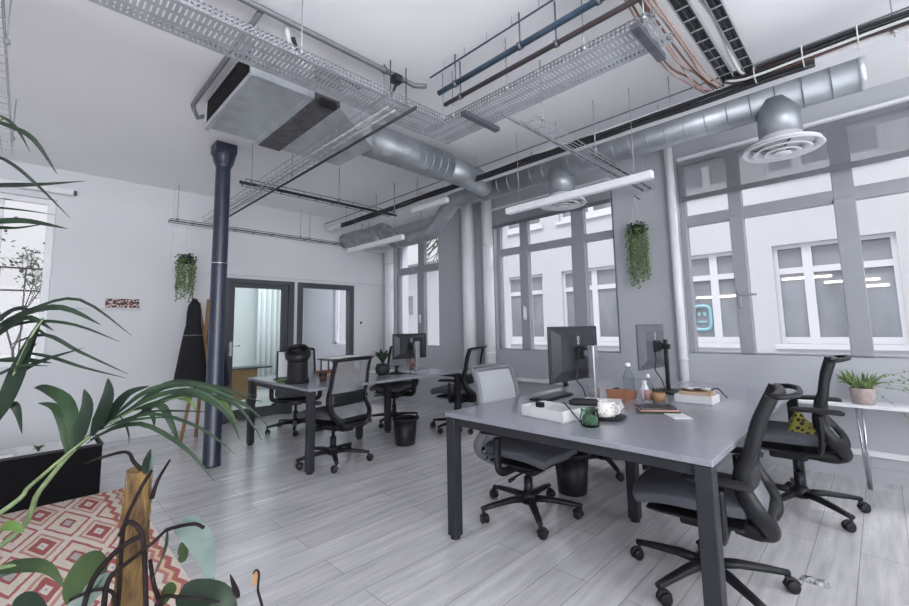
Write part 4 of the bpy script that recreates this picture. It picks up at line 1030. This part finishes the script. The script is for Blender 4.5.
for k in range(9):
    a = rng.uniform(-.6, .9); L = rng.uniform(.25, .62)
    p = c+Vector((0,0,.14)); P = [p]
    for q in range(5):
        P.append(P[-1]+Vector((-math.cos(a)*L/5, rng.uniform(-.006,.012), math.sin(a)*L/5-.02*q*.5+rng.uniform(-.012,.012))))
    mb.tube(spline(P, 3), .0011, 5)
    for q in P[2:]:
        for z in range(2):
            r = Vector((rng.uniform(-.02,.02), rng.uniform(-.01,.01), rng.uniform(-.02,.02)))
            mb.strip([q, q+r*.5, q+r], [.001, .004, .001], normal=(0,1,.3))
mb.build('wiry_stems', 'trail', t)
# cloth on the chair seat
t = thing('scarf', 'crumpled yellow and black patterned cloth heaped on the seat of the chair by the succulent', 'cloth', (.42, -3.82, .5))
P = []; rng = random.Random(11); sc_x, sc_y = .43, -3.76
for i in range(12):
    row = []
    for j in range(12):
        u, v = i/11*2-1, j/11*2-1; r = max(abs(u), abs(v))
        hgt = .21*max(0, 1-r**1.6)*(0.75+.25*math.sin(5*u+3*v))+.02*math.sin(9*u-4*v)*(1-r)
        row.append((sc_x+.125*u, sc_y+.14*v, .482+max(.002, hgt)))
    P.append(row)
MB().grid(P, thick=.006).build('cloth', 'yellow', t, subsurf=1)

# ------------------------------------------------------------------ coat stand
t = thing('coat_stand', 'tan wooden coat stand with crossed sticks between the coats and the column', 'coat stand', (5.85, -1.55, 0))
for i, (a, b) in enumerate((((5.78, -1.33, 0), (5.86, -1.62, 1.68)), ((5.80, -1.74, 0), (5.84, -1.47, 1.62)), ((6.02, -1.55, 0), (5.78, -1.56, 1.66)))):
    MB().tube([a, b], .020, 10).build('stick', 'wood', t)
t2 = None
def coat(x, y, zt, zb, wt, wb, m, label, seed):
    t = thing('coat', label, 'coat', (x, y, zb)); rng = random.Random(seed); P = []
    n = 14; sg = 28
    for i in range(n):
        u = i/(n-1); z = zt+(zb-zt)*u; row = []
        w = (.045+ .03*math.sin(min(1, u*5)*PI/2)) if u < .30 else wt+(wb-wt)*((u-.30)/.70)**.8
        if u == 0: w = .02
        for k in range(sg+1):
            a = 2*PI*k/sg; f = 1+.10*math.sin(5*a+seed)*u+.05*math.sin(9*a+2*seed)*u
            row.append((x+math.cos(a)*w*.62*f, y+math.sin(a)*w*f, z+.008*math.sin(3*a)))
        P.append(row)
    MB().grid(P, thick=.006).build('body', m, t)
    return t
t = coat(5.74, -1.40, 1.66, .68, .075, .165, 'cloth_black', 'long black coat hanging from the coat stand', 2)
MB().lathe([(.092, -.006), (.098, -.006), (.098, .006), (.092, .006)], (5.74, -1.40, 1.23), 24).build('belt', 'steel_dark', t)
coat(5.90, -1.66, 1.62, .60, .10, .19, 'cloth_navy', 'dark navy coat hanging on the coat stand, mostly behind the column', 5)

# ------------------------------------------------------------------ picture on its ledge
t = thing('picture_ledge', 'thin white ledge on the back wall under the small blossom print', 'shelf', (XB-.03, -.55, 1.565)); MB().box(XB-.06, XB, -1.02, -.20, 1.560, 1.575).build('ledge', 'wall', t, bevel=.002)
t = thing('print', 'small wide print of dark blossom leaning on the wall ledge', 'picture', (XB-.02, -.82, 1.575)); MB().box(XB-.03, XB-.018, -.99, -.66, 1.575, 1.685).build('canvas', 'poster', t)

# ------------------------------------------------------------------ hanging plants
def hanging(x, y, z, rows, L, label, seed, dark='trail_dark', top=None):
    t = thing('hanging_plant', label, 'plant', (x, y, z)); rng = random.Random(seed)
    MB().lathe([(.045, -.02), (.06, -.02), (.075, .06), (.070, .06), (.055, -.01), (0, -.01)], (x, y, z), 20).build('pot', 'pot_black', t)
    mb = MB()
    for a in (0, 2.1, 4.2): mb.tube([(x+.07*math.cos(a), y+.07*math.sin(a), z+.055), (x, y, (top or z+.40))], .0018, 5)
    mb.build('cord', 'cable_white', t)
    tp = MB()
    for k in range(170):
        a = rng.uniform(0, 2*PI); r = rng.uniform(.03, .115); q = Vector((x+r*math.cos(a), y+r*math.sin(a), z+rng.uniform(-.02, .085)))
        e = Vector((rng.uniform(-1,1), rng.uniform(-1,1), rng.uniform(-.6,1))).normalized()*.028
        tp.strip([q, q+e*.5, q+e], [.003, .012, .001], normal=(rng.uniform(-1,1), rng.uniform(-1,1), 1))
    tp.build('crown', dark, t)
    for s in range(rows):
        a = 2*PI*s/rows+rng.uniform(-.2,.2); r = rng.uniform(.06, .115); px, py = x+r*math.cos(a), y+r*math.sin(a); ln = L*rng.uniform(.6, 1)
        st = MB(); P = [(x+.6*r*math.cos(a), y+.6*r*math.sin(a), z+.05)]+[(px+rng.uniform(-.008,.008), py+rng.uniform(-.008,.008), z+.03-ln*k/7) for k in range(8)]
        st.tube(P, .0018, 4)
        n = int(ln/.011)
        for k in range(n):
            q = Vector((px, py, z+.03-ln*k/n)); e = Vector((rng.uniform(-1,1), rng.uniform(-1,1), rng.uniform(-.9,.3))).normalized()*.026
            st.strip([q, q+e*.5, q+e], [.002, .010, .001], normal=(rng.uniform(-1,1), rng.uniform(-1,1), .6))
        st.build('trailing_strand', 'trail', t)
    return t
hanging(6.02, -1.36, 2.13, 24, .54, 'trailing plant hung from a thin cord above the black coat', 21, 'trail_dark', 2.66)
hanging(1.80, -4.66, 2.27, 20, .66, 'trailing plant hanging on the grey pier between the two larger windows', 22, 'trail_dark', 2.66)
tag(MB().tube([(1.80, YW, 2.66), (1.80, -4.66, 2.66), (1.80, -4.645, 2.67)], .005, 6).build('wall_hook', 'steel_dark'), 'small hook that carries the plant on the grey pier', 'hook')

# ------------------------------------------------------------------ rug and black storage bench
rug = thing('rug', 'patterned kilim rug in red, rose and cream lozenges beside the palm', 'rug', (1.80, -.675, 0))
o = MB().box(1.80, 4.50, -.675, 1.7, 0, .010).build('weave', 'rug', rug, loc=(1.80, -.675, 0)); 
t = thing('storage_bench', 'low matt black bench at the far end of the kilim rug', 'bench', (4.72, .7, 0))
MB().box(4.52, 4.95, -.50, 2.0, 0, .375).build('carcass', 'bench_black', t, bevel=.004)
MB().box(4.515, 4.53, -.505, 2.0, .375, .392).box(4.53, 4.95, -.505, -.49, .375, .392).build('top_edge', 'pot_black', t)
MB().box(4.55, 4.93, -.47, 1.98, .375, .383).build('top_lining', 'paper', t)
rng = random.Random(9)
o = MB().box(4.58, 4.80, .0, .22, .383, .401).build('magazine', 'card'); tag(o, 'pale magazine lying on top of the black bench behind the palm', 'magazine')
t = thing('moss_tuft', 'small yellow green tuft lying on the black bench', 'plant', (4.62, -.13, .383)); mb = MB()
leafy(mb, (4.62, -.13, .383), 22, .05, .07, .012, rng); mb.build('foliage', 'leaf_lime', t)

t = thing('crumpled_wrapper', 'small crumpled dark wrapper lying on the floor near the large desk\'s front leg', 'litter', (.338, -2.785, 0))
P = []; rng = random.Random(77)
for i in range(7):
    P.append([(.338+(i-3)*.018+rng.uniform(-.006,.006), -2.785+(j-3)*.010+rng.uniform(-.004,.004), .003+.022*rng.random()*(0 < i < 6)*(0 < j < 6)) for j in range(7)])
MB().grid(P, thick=.002, smooth=False).build('foil', 'foil_dark', t)

# ================================================================== FOREGROUND PLANTS
def leaf(mb, pts, w, normal=None, fold=.25, n=12, prof=None):
    """blade through the given places, widest w"""
    P = spline(pts, max(2, n//(len(pts)-1))); m = len(P)
    prof = prof or (lambda t: (.25+.75*min(1, t/.25))*(1-max(0, (t-.45)/.55)**1.6))
    W = [max(.0006, w*prof(i/(m-1))) for i in range(m)]
    mb.strip(P, W, normal=normal or (-.6, .5, .6), fold=fold)
palm = thing('palm', 'dark green feather palm arching in from the edge over the kilim rug', 'plant', (1.62, .62, .010))
MB().lathe([(.13, 0), (.17, .02), (.19, .30), (.20, .31), (.20, .33), (.18, .33), (.17, .28), (0, .28)], (1.62, .62, .010), 32).build('pot', 'pot_pink', palm)
MB().lathe([(0, .285), (.17, .285), (.17, .27), (0, .27)], (1.62, .62, .010), 24).build('soil', 'soil', palm)
base = Vector((1.60, .60, .29))
mb = MB()
for i in range(5): mb.tube(spline([base+Vector((.03*math.cos(i*1.3), .03*math.sin(i*1.3), -.02)), base+Vector((.05*math.cos(i*1.3), .05*math.sin(i*1.3), .18)), base+Vector((.09*math.cos(i*1.3), .07*math.sin(i*1.3), .34))], 5), [.016-.0008*k for k in range(11)], 8)
mb.build('sheath', 'rachis', palm)
# frond A: the green one reaching across to the column
def frond(name, rach, leaves, m, nrm=(-.6, .5, .6)):
    P = spline([Vector(p) for p in rach], 6); r = [.0075*(1-.75*i/(len(P)-1)) for i in range(len(P))]
    rr = MB().tube(P, r, 8).build(name, 'rachis', palm)
    for mtl in sorted(set(l[2] if len(l) > 2 else m for l in leaves)):
        mb = MB()
        for l in leaves:
            if (l[2] if len(l) > 2 else m) != mtl: continue
            leaf(mb, l[0], l[1], nrm)
        mb.build('leaflets', mtl, rr)
A = lambda px, py, d: at(px, py, d)
d0 = 1.02
frondA = [base+Vector((.04,0,.1)), base+Vector((.10, -.20, .30)), A(-6, 550, .98), A(40, 490, 1.0), A(72, 452, 1.02), A(105, 425, 1.05), A(150, 404, 1.09), A(195, 396, 1.14), A(225, 401, 1.18)]
LA = []
# broad blades rising from the stalk
LA += [([A(68,456,1.02), A(66,430,1.03), A(56,408,1.05), A(38,403,1.07)], .012, 'leaf'),
       ([A(72,452,1.02), A(73,420,1.03), A(65,400,1.05), A(44,388,1.07), A(34,388,1.08)], .015, 'leaf'),
       ([A(76,449,1.02), A(84,425,1.03), A(88,405,1.04), A(84,389,1.05)], .017, 'leaf_dark'),
       ([A(92,436,1.03), A(103,415,1.05), A(109,395,1.06), A(108,378,1.07)], .018, 'leaf_dark'),
       ([A(100,430,1.04), A(116,408,1.07), A(130,393,1.09), A(150,386,1.11)], .014, 'leaf_dark')]
# long drooping blades
for (a, b, c, e, w, m) in (
    ((105,425,1.05),(150,390,1.08),(200,386,1.12),(252,408,1.16),0.0074,'leaf'),
    ((112,420,1.05),(160,395,1.06),(205,394,1.08),(243,428,1.10),0.0074,'leaf'),
    ((120,416,1.06),(165,388,1.11),(208,387,1.16),(262,402,1.22),0.0062,'leaf'),
    ((128,412,1.07),(165,384,1.15),(200,383,1.22),(255,396,1.3),0.0056,'leaf'),
    ((134,410,1.07),(160,405,1.06),(172,425,1.05),(180,447,1.05),0.0087,'leaf'),
    ((100,430,1.04),(150,414,1.03),(200,428,1.02),(236,455,1.02),0.0043,'leaf'),
    ((95,436,1.03),(140,424,1.02),(185,448,1.0),(215,482,1.0),0.0056,'leaf'),
    ((150,404,1.09),(190,394,1.12),(225,412,1.14),(240,440,1.16),0.0068,'leaf'),
    ((160,402,1.10),(205,390,1.15),(245,405,1.2),(270,428,1.24),0.0056,'leaf'),
    ((185,397,1.12),(215,397,1.15),(240,408,1.18),(262,440,1.2),0.0056,'leaf'),
    ((195,396,1.14),(220,400,1.16),(232,415,1.18),(236,430,1.18),0.0062,'leaf_lime'),
    ((140,408,1.08),(150,412,1.07),(154,420,1.06),(154,428,1.06),0.0056,'leaf'),
    ((120,416,1.06),(126,425,1.05),(129,436,1.05),(129,444,1.05),0.0025,'leaf'),
    ((178,399,1.11),(188,400,1.10),(194,406,1.10),(196,412,1.10),0.0043,'leaf_lime'),
    ((110,424,1.04),(150,412,1.05),(180,411,1.06),(210,412,1.08),0.0031,'leaf_dark'),
    ((90,440,1.02),(130,420,1.06),(170,399,1.12),(215,392,1.2),0.0062,'leaf_dark'),
    ((86,444,1.02),(120,424,1.02),(150,418,1.02),(176,418,1.03),0.0037,'leaf')):
    LA.append(([A(*a), A(*b), A(*c), A(*e)], w, m))
frond('frond', frondA, LA, 'leaf')
# second stalk lying beside it
frondB = [base+Vector((.02,.03,.1)), base+Vector((.02,-.2,.28)), A(-10, 520, .93), A(30, 486, .97), A(66, 455, 1.00), A(90, 436, 1.03)]
frond('frond', frondB, [([A(0,530,.93), A(8,526,.93), A(16,527,.93), A(24,532,.93)], .010, 'leaf_lime')], 'leaf')
# frond C: dark one against the window
frondC = [base+Vector((0,.02,.1)), base+Vector((.05,-.10,.42)), A(-30, 430, 1.0), A(0, 408, 1.02), A(18, 365, 1.04), A(32, 335, 1.06), A(44, 318, 1.08)]
LC = []
for P, w in (
    ([(-8,428,1.0),(10,395,1.02),(26,355,1.05),(42,318,1.08)], .030),
    ([(0,408,1.02),(16,378,1.04),(40,362,1.06),(84,348,1.1)], .012),
    ([(-20,340,1.05),(20,316,1.08),(62,308,1.10),(101,325,1.14)], .015),
    ([(-10,330,1.05),(30,310,1.1),(80,300,1.15),(132,336,1.22)], .008),
    ([(-10,335,1.04),(30,322,1.08),(75,325,1.12),(120,342,1.17)], .007),
    ([(10,345,1.05),(45,335,1.08),(80,352,1.11),(128,374,1.15)], .007),
    ([(20,352,1.05),(50,357,1.08),(85,368,1.11),(126,378,1.15)], .006),
    ([(-10,361,1.02),(15,360,1.04),(35,361,1.06),(52,363,1.08)], .010),
    ([(-15,345,1.02),(8,328,1.05),(30,318,1.08),(54,331,1.10)], .014),
    ([(-12,332,1.02),(2,318,1.04),(16,309,1.06),(30,306,1.08)], .012),
    ([(5,410,1.02),(14,405,1.02),(19,415,1.02),(22,434,1.02)], .012),
    ([(-12,375,1.0),(0,374,1.01),(20,366,1.03),(48,366,1.05)], .007),
    ([(-12,322,1.04),(10,312,1.06),(26,309,1.08),(44,312,1.1)], .006),
    ([(15,372,1.03),(30,345,1.05),(36,330,1.07),(50,338,1.09)], .009)):
    LC.append(([A(*p) for p in P], w*.75))
frond('frond', frondC, LC, 'leaf_dark')
# frond D: blades that hang in at the top of the window
frondD = [base+Vector((-.02,.04,.1)), base+Vector((-.05,.10,.5)), A(-95, 330, 1.0), A(-80, 240, 1.0), A(-45, 170, 1.0), A(-15, 130, 1.02), A(5, 118, 1.03)]
LD_ = [([A(*p) for p in P], w) for P, w in (
    ([(-15,112,1.0),(4,118,1.02),(18,130,1.03),(30,152,1.05)], .004),
    ([(-15,120,1.0),(8,126,1.02),(34,140,1.04),(57,174,1.06)], .0075),
    ([(-30,150,1.0),(5,160,1.02),(35,183,1.05),(70,218,1.08)], .0045),
    ([(-40,188,1.0),(0,186,1.0),(40,185,1.02),(86,181,1.05)], .0095),
    ([(-40,224,1.0),(0,222,1.0),(30,222,1.02),(68,229,1.05)], .0115),
    ([(-40,226,1.0),(0,228,1.0),(20,228,1.02),(50,223,1.05)], .006),
    ([(-40,200,1.0),(-10,199,1.0),(2,199,1.02),(14,200,1.03)], .004),
    ([(-40,205,1.0),(0,208,1.0),(28,211,1.02),(56,215,1.05)], .0035))]
frond('frond', frondD, LD_, 'leaf_dark')
# frond E: low blade at the lower left
frondE = [base+Vector((-.02,0,.1)), A(-60, 600, .9), A(-20, 575, .85), A(10, 566, .83), A(40, 567, .82), A(60, 578, .82)]
frond('frond', frondE, [([A(-10,572,.84), A(20,566,.82), A(48,568,.81), A(65,588,.80)], .012, 'leaf_phil'), ([A(-10,580,.84), A(15,570,.82), A(38,566,.82), A(58,572,.82)], .006, 'leaf_pale')], 'leaf')

# philodendron on its coir pole
px, py = at(140, 466, .86).xy
ph = thing('climbing_plant', 'climbing plant with bare purplish stems on a brown coir pole in the foreground', 'plant', (px, py, 0))
MB().lathe([(.11, 0), (.14, .02), (.165, .26), (.17, .27), (.17, .29), (.155, .29), (.15, .25), (0, .25)], (px, py, 0), 32).build('pot', 'pot_black', ph)
MB().lathe([(0, .255), (.15, .255), (.15, .24), (0, .24)], (px, py, 0), 24).build('soil', 'soil', ph)
P = []; rr = []
top = at(146, 469, .86)
for i in range(26):
    u = i/25; P.append((px+(at(130,606,.86).x-top.x)*(1-u)*1.2, py+(at(130,606,.86).y-top.y)*(1-u)*1.2, .22+(top.z-.22)*u)); rr.append((.0285-.008*max(0, (u-.35)/.65))*(1+.09*math.sin(i*2.3)))
cp = MB().tube(P, rr, 18); rng = random.Random(31)
for k in range(420):
    i0 = rng.randrange(0, 24); a = rng.uniform(0, 2*PI); q = []
    for m in range(4):
        f = min(25, i0+m*.55); lo = int(f); hi = min(25, lo+1); w_ = f-lo
        r_ = (rr[lo]*(1-w_)+rr[hi]*w_)+.0005+.0022*rng.random()*(m != 1); a += rng.uniform(-.16, .16)
        c_ = Vector(P[lo]).lerp(Vector(P[hi]), w_); q.append(c_+Vector((math.cos(a)*r_, math.sin(a)*r_, 0)))
    cp.tube(q, [.0011, .0013, .0012, .0005], 4)
cp.build('coir_pole', 'moss', ph)
def st(pts, r0, r1, n=6):
    P = spline([A(*p) for p in pts], n); m = len(P)
    return MB().tube(P, [r0+(r1-r0)*i/(m-1) for i in range(m)], 8)
S = [([(152,470,.82),(140,490,.80),(126,520,.79),(122,545,.79),(118,606,.79),(112,660,.80)], .0045, .006),
     ([(120,535,.79),(128,522,.78),(140,530,.78),(144,550,.78),(146,606,.78),(146,660,.79)], .006, .007),
     ([(166,530,.80),(150,545,.78),(128,562,.77),(110,578,.77),(104,606,.77),(102,680,.78)], .004, .008),
     ([(143,535,.78),(120,548,.77),(96,575,.76),(84,606,.76),(74,660,.78)], .007, .007),
     ([(150,560,.79),(154,585,.79),(160,606,.79),(162,650,.80)], .005, .007),
     ([(70,600,.78),(95,590,.78),(112,592,.78),(116,606,.78)], .004, .005),
     ([(232,604,.80),(205,600,.78),(180,597,.77),(160,600,.77),(140,640,.78)], .003, .006)]
for p, a, b in S: st(p, a*.66, b*.66).build('stem', 'stem', ph)
st([(84,464,.84),(100,458,.84),(126,452,.84),(134,462,.84),(142,470,.84)], .0022, .004).build('aerial_root', 'stem', ph)
st([(170,460,.83),(158,480,.83),(152,498,.83)], .002, .004).build('aerial_root', 'stem', ph)
st([(204,528,.80),(195,524,.80),(180,526,.79),(166,530,.79)], .003, .0035).build('leaf_stalk', 'stem', ph)
def broad(name, pts, w, m, nrm=(-.7,.6,.2), fold=.2):
    mb = MB(); leaf(mb, [A(*p) for p in pts], w, nrm, fold, 14, prof=lambda t: math.sin(PI*min(1, .06+t*.94)**.8)**.8)
    return mb.build(name, m, ph)
broad('leaf', [(145,474,.83),(147,462,.83),(151,449,.84)], .008, 'leaf_dark', (-.5,.6,.3))
broad('leaf', [(149,473,.835),(152,464,.835),(153,452,.845)], .006, 'leaf_pale')
broad('leaf', [(168,528,.80),(168,545,.79),(160,565,.79),(152,582,.79)], .020, 'leaf_phil', (.3,.8,.2))
broad('leaf', [(178,524,.82),(192,530,.81),(205,552,.81),(212,588,.82)], .022, 'leaf_pale', (-.75,.2,.5), .18)
broad('leaf', [(184,542,.80),(183,556,.80),(178,560,.80)], .010, 'leaf_phil')
broad('leaf', [(106,556,.80),(92,570,.80),(76,590,.80),(70,608,.80)], .032, 'leaf_phil')
broad('leaf', [(112,575,.79),(96,588,.79),(84,600,.79),(60,612,.79)], .016, 'leaf_pale')
broad('leaf', [(15,612,.82),(30,602,.82),(48,612,.82)], .020, 'leaf_dark')
broad('leaf', [(180,592,.79),(200,598,.79),(222,602,.79),(236,622,.79)], .030, 'leaf_dark', (-.2,.6,.8))
broad('leaf', [(176,585,.80),(168,592,.80),(162,606,.80)], .012, 'leaf_phil')
broad('leaf', [(238,598,.80),(236,590,.80),(230,574,.80)], .006, 'stem')
st([(268,640,.82),(262,606,.82),(258,590,.82),(259,574,.82),(256,570,.82),(253,574,.82)], .003, .0016).build('stem', 'stem', ph)
broad('leaf', [(255,572,.82),(256,578,.82),(254,586,.82)], .007, 'wood')

# ================================================================== OUTSIDE
struct('ground', MB().box(-30, 60, -40, 40, -.6, -.5), 'facade')
# the white house across the yard
FY = -10.0
house = thing('house', 'white rendered house with white framed windows across the yard', 'building', (3, FY, -.5))
wins = [(-7.4, -5.7), (-5.1, -3.4), (-2.6, -.9), (-.30, 1.36), (1.95, 3.55), (4.30, 5.92), (6.50, 7.75)]
mb = MB(); z0s = [(.85, 2.70), (4.05, 5.9)]
def wall_h(x0, x1, zs):
    zc = -.5
    for s, h in zs:
        mb.box(x0, x1, FY-.35, FY, zc, s); xs = x0
        for a, b in wins:
            mb.box(xs, a, FY-.35, FY, s, h); xs = b
        mb.box(xs, x1, FY-.35, FY, s, h); zc = h
    mb.box(x0, x1, FY-.35, FY, zc, 6.6)
wall_h(-9, 9.4, z0s)
mb.build('wall', 'facade', house)
mb = MB().box(-9.2, 9.6, FY-.6, FY+.25, 6.6, 6.8); mb.build('eaves', 'facade', house)
MB().box(-9, 9.4, FY-4.4, FY-4.3, -.5, 6.6).build('rear_wall', 'facade_shade', house)
MB().box(-9, 9.4, FY-4.4, FY-.35, 3.1, 3.3).build('storey_floor', 'facade_shade', house)
MB().box(-9, 9.4, FY-4.4, FY-.35, .2, .3).build('ground_floor', 'facade_shade', house)
for s, h in z0s:
    for i, (a, b) in enumerate(wins):
        if b < -2 : continue
        f = MB(); t_ = .07; y0, y1 = FY-.16, FY-.07; m1 = b-(b-a)*.30 if i == 3 else a+(b-a)*(.27 if i == 4 else .45); zt = h-.55
        f.box(a, a+t_, y0, y1, s, h).box(b-t_, b, y0, y1, s, h).box(m1-.07, m1+.07, y0, y1, s, h)
        e = .004
        for za, zb in ((s+e, s+.12), (h-t_, h-e), (zt, zt+.11)): f.box(a+e, b-e, y0+e, y1-e, za, zb)
        fo = f.build('window', 'facade_frame', house)
        MB().box(a-.08, b+.08, FY-.06, FY+.06, s-.09, s-.01).build('sill', 'facade_frame', fo)
        MB().box(a+t_, b-t_, FY-.13, FY-.115, s+.1, h-.05).build('pane', 'facade_glass', fo)
        MB().box(a+t_, m1-.07, FY-.112, FY-.105, zt+.11, h-.1).box(m1+.07, b-t_, FY-.112, FY-.105, zt+.11, h-.1).build('roller_cloth', 'facade_shade', fo)
for i, (x0, x1, z) in enumerate(((.55, 1.26, 2.04), (-.05, .66, 1.93), (-.15, .40, 1.82), (2.0, 2.75, 1.78))):
    tag(MB().box(x0, x1, FY-.100, FY-.088, z, z+.035).build('ceiling_tube', 'tube'), ['lit tube in the house window straight across, the highest', 'lit tube in the house window straight across, in the middle', 'lit tube in the house window straight across, the lowest', 'lit tube in the house window with the teal sign'][i], 'lamp')
t = thing('wall_sign', 'teal rounded sign glowing in a window of the house across', 'sign', (2.64, FY-.095, 1.4))
c = Vector((2.665, FY-.095, 1.37)); P = []
for k in range(33):
    a = 2*PI*k/32; r = .215*(abs(math.cos(a))**4+abs(math.sin(a))**4)**-.25
    P.append(c+Vector((r*.75*math.cos(a), 0, r*1.15*math.sin(a))))
MB().tube(P, .035, 8, caps=False).build('outline', 'teal', t)
MB().box(c.x-.08, c.x+.08, FY-.11, FY-.085, 1.27, 1.31).box(c.x-.075, c.x-.025, FY-.11, FY-.085, 1.41, 1.49).box(c.x+.03, c.x+.08, FY-.11, FY-.085, 1.41, 1.49).build('marks', 'teal', t)
# the lower neighbouring house seen through the narrow window
nb = thing('house', 'plain pale house with one small dark window beyond the yard corner', 'building', (12.8, -9.0, -.5))
MB().box(9.9, 18, -9.6, -9.2, -.5, 3.3).build('wall', 'facade', nb)
f = MB().box(11.15, 11.45, -9.2, -9.17, 1.75, 2.35).build('window', 'facade_glass', nb)
MB().box(9.8, 18.1, -9.7, -9.05, 3.3, 3.4).build('eaves', 'facade_shade', nb)
def tree(name, label, x, y, z0, h, r, n, seed, lw=.07, dens=.5):
    t = thing(name, label, 'tree', (x, y, z0)); rng = random.Random(seed); br = MB(); lv = MB()
    def grow(p, d, L, rad, depth):
        q = p+d*L; mid = (p+q)/2+Vector((rng.uniform(-1,1), rng.uniform(-1,1), rng.uniform(-.5,.5)))*L*.07
        br.tube([p, mid, q], [rad, rad*.85, rad*.7], 5)
        if depth == 0:
            for k in range(n):
                c = p.lerp(q, rng.random())+Vector((rng.uniform(-1,1), rng.uniform(-1,1), rng.uniform(-1,1)))*L*dens
                e = Vector((rng.uniform(-1,1), rng.uniform(-1,1), rng.uniform(-1,.4))).normalized()*lw*rng.uniform(.7, 1.3)
                lv.strip([c, c+e*.5, c+e], [.002, lw*.32, .001], normal=(rng.uniform(-1,1), rng.uniform(-1,1), 1))
            return
        for k in range(3 if depth > 1 else 4):
            dd = (d+Vector((rng.uniform(-1,1), rng.uniform(-1,1), rng.uniform(-.35,.6)))*.75).normalized()
            grow(q if k else p.lerp(q, .7), dd, L*rng.uniform(.62, .85), rad*.62, depth-1)
    grow(Vector((x, y, z0)), Vector((0,0,1)), h*.34, r, 4)
    br.build('branches', 'bark', t); o = lv.build('foliage', 'tree_leaf', t)
    return t
tree('tree', 'bare twigged tree with scattered leaves outside the window behind the palm', 12.8, .15, -.5, 4.3, .035, 9, 4, .10)
tree('tree', 'leafy tree behind the pale house, seen through the narrow corner window', 14.5, -11.2, -.5, 8.5, .09, 5, 8, .14)
t = thing('railing', 'thin dark railing outside the window behind the palm', 'railing', (8.6, .6, -.5))
mb = MB()
for k in range(16): mb.tube([(8.6, -1+.26*k, -.5), (8.6, -1+.26*k, 2.22)], .010, 6)
for z in (.9, 2.22, 1.9): mb.tube([(8.6, -1.2, z), (8.6, 3.2, z)], .014, 6)
mb.build('bars', 'bark', t)

# ================================================================== LIGHT AND CAMERA
wd = bpy.data.worlds.new('overcast_sky'); SC.world = wd; wd.use_nodes = True
nt = wd.node_tree; bg = nt.nodes['Background']
tc = nt.nodes.new('ShaderNodeTexCoord'); sx = nt.nodes.new('ShaderNodeSeparateXYZ'); rp = nt.nodes.new('ShaderNodeValToRGB')
e = rp.color_ramp.elements; e[0].position = 0; e[0].color = (.30, .30, .32, 1); e[1].position = 1; e[1].color = (.97, .98, 1.0, 1)
x = e.new(.30); x.color = (.36, .36, .375, 1)
nt.links.new(tc.outputs['Generated'], sx.inputs[0]); nt.links.new(sx.outputs['Z'], rp.inputs['Fac']); nt.links.new(rp.outputs['Color'], bg.inputs['Color'])
bg.inputs['Strength'].default_value = 2.15
sun = bpy.data.lights.new('sun', 'SUN'); sun.energy = .25; sun.angle = math.radians(30); sun.color = (1, .98, .95)
so = bpy.data.objects.new('sun', sun); COL.objects.link(so); so.rotation_euler = Vector((-.25, -.75, -.65)).to_track_quat('-Z', 'Y').to_euler()
def area(name, loc, direc, sx_, sy_, watt, color=(.93, .96, 1.0)):
    l = bpy.data.lights.new(name, 'AREA'); l.shape = 'RECTANGLE'; l.size = sx_; l.size_y = sy_; l.energy = watt; l.color = color
    o = bpy.data.objects.new(name, l); COL.objects.link(o); o.location = loc; o.rotation_euler = Vector(direc).to_track_quat('-Z', 'Y').to_euler()
    return o
area('fill_behind', (XN-.6, -2.75, 1.75), (1, .05, .8), 3.0, 2.4, 55)  # fill lamp added out of view to brighten the room
area('fill_behind', (XN-.6, 1.05, 1.75), (1, -.05, .85), 3.2, 2.4, 255)  # stronger added fill lamp, also behind the camera
area('sky_fill_over_yard', (2.2, -7.6, 7.6), (0, .72, -.70), 15, 3.6, 1500, (.96, .97, 1.0))  # unseen area lamp added for more light through the windows
area('adjoining_room_fill', (8.3, -2.6, 3.1), (0, 0, -1), 2.2, 2.6, 60)  # unseen fill added to brighten the room behind the glazed door
cam = bpy.data.cameras.new('camera'); co = bpy.data.objects.new('camera', cam); COL.objects.link(co)
cam.sensor_fit = 'HORIZONTAL'; cam.sensor_width = 36; cam.lens = FPX/909*36
cam.shift_x = 0; cam.shift_y = -(303-CYP)/909
cam.clip_start = .02; cam.clip_end = 200
mw = Matrix.Identity(4)
for i in range(3): mw[i][0] = RR[i]; mw[i][1] = UU[i]; mw[i][2] = -WW[i]
mw[2][3] = CAMH
co.matrix_world = mw
SC.camera = co
SC.view_settings.view_transform = 'Standard'; SC.view_settings.look = 'None'; SC.view_settings.gamma = 1; SC.view_settings.use_curve_mapping = False
SC.view_settings.exposure = 0.45
SC.cycles.max_bounces = 10; SC.cycles.diffuse_bounces = 6; SC.cycles.transparent_max_bounces = 24
SC.cycles.use_denoising = True
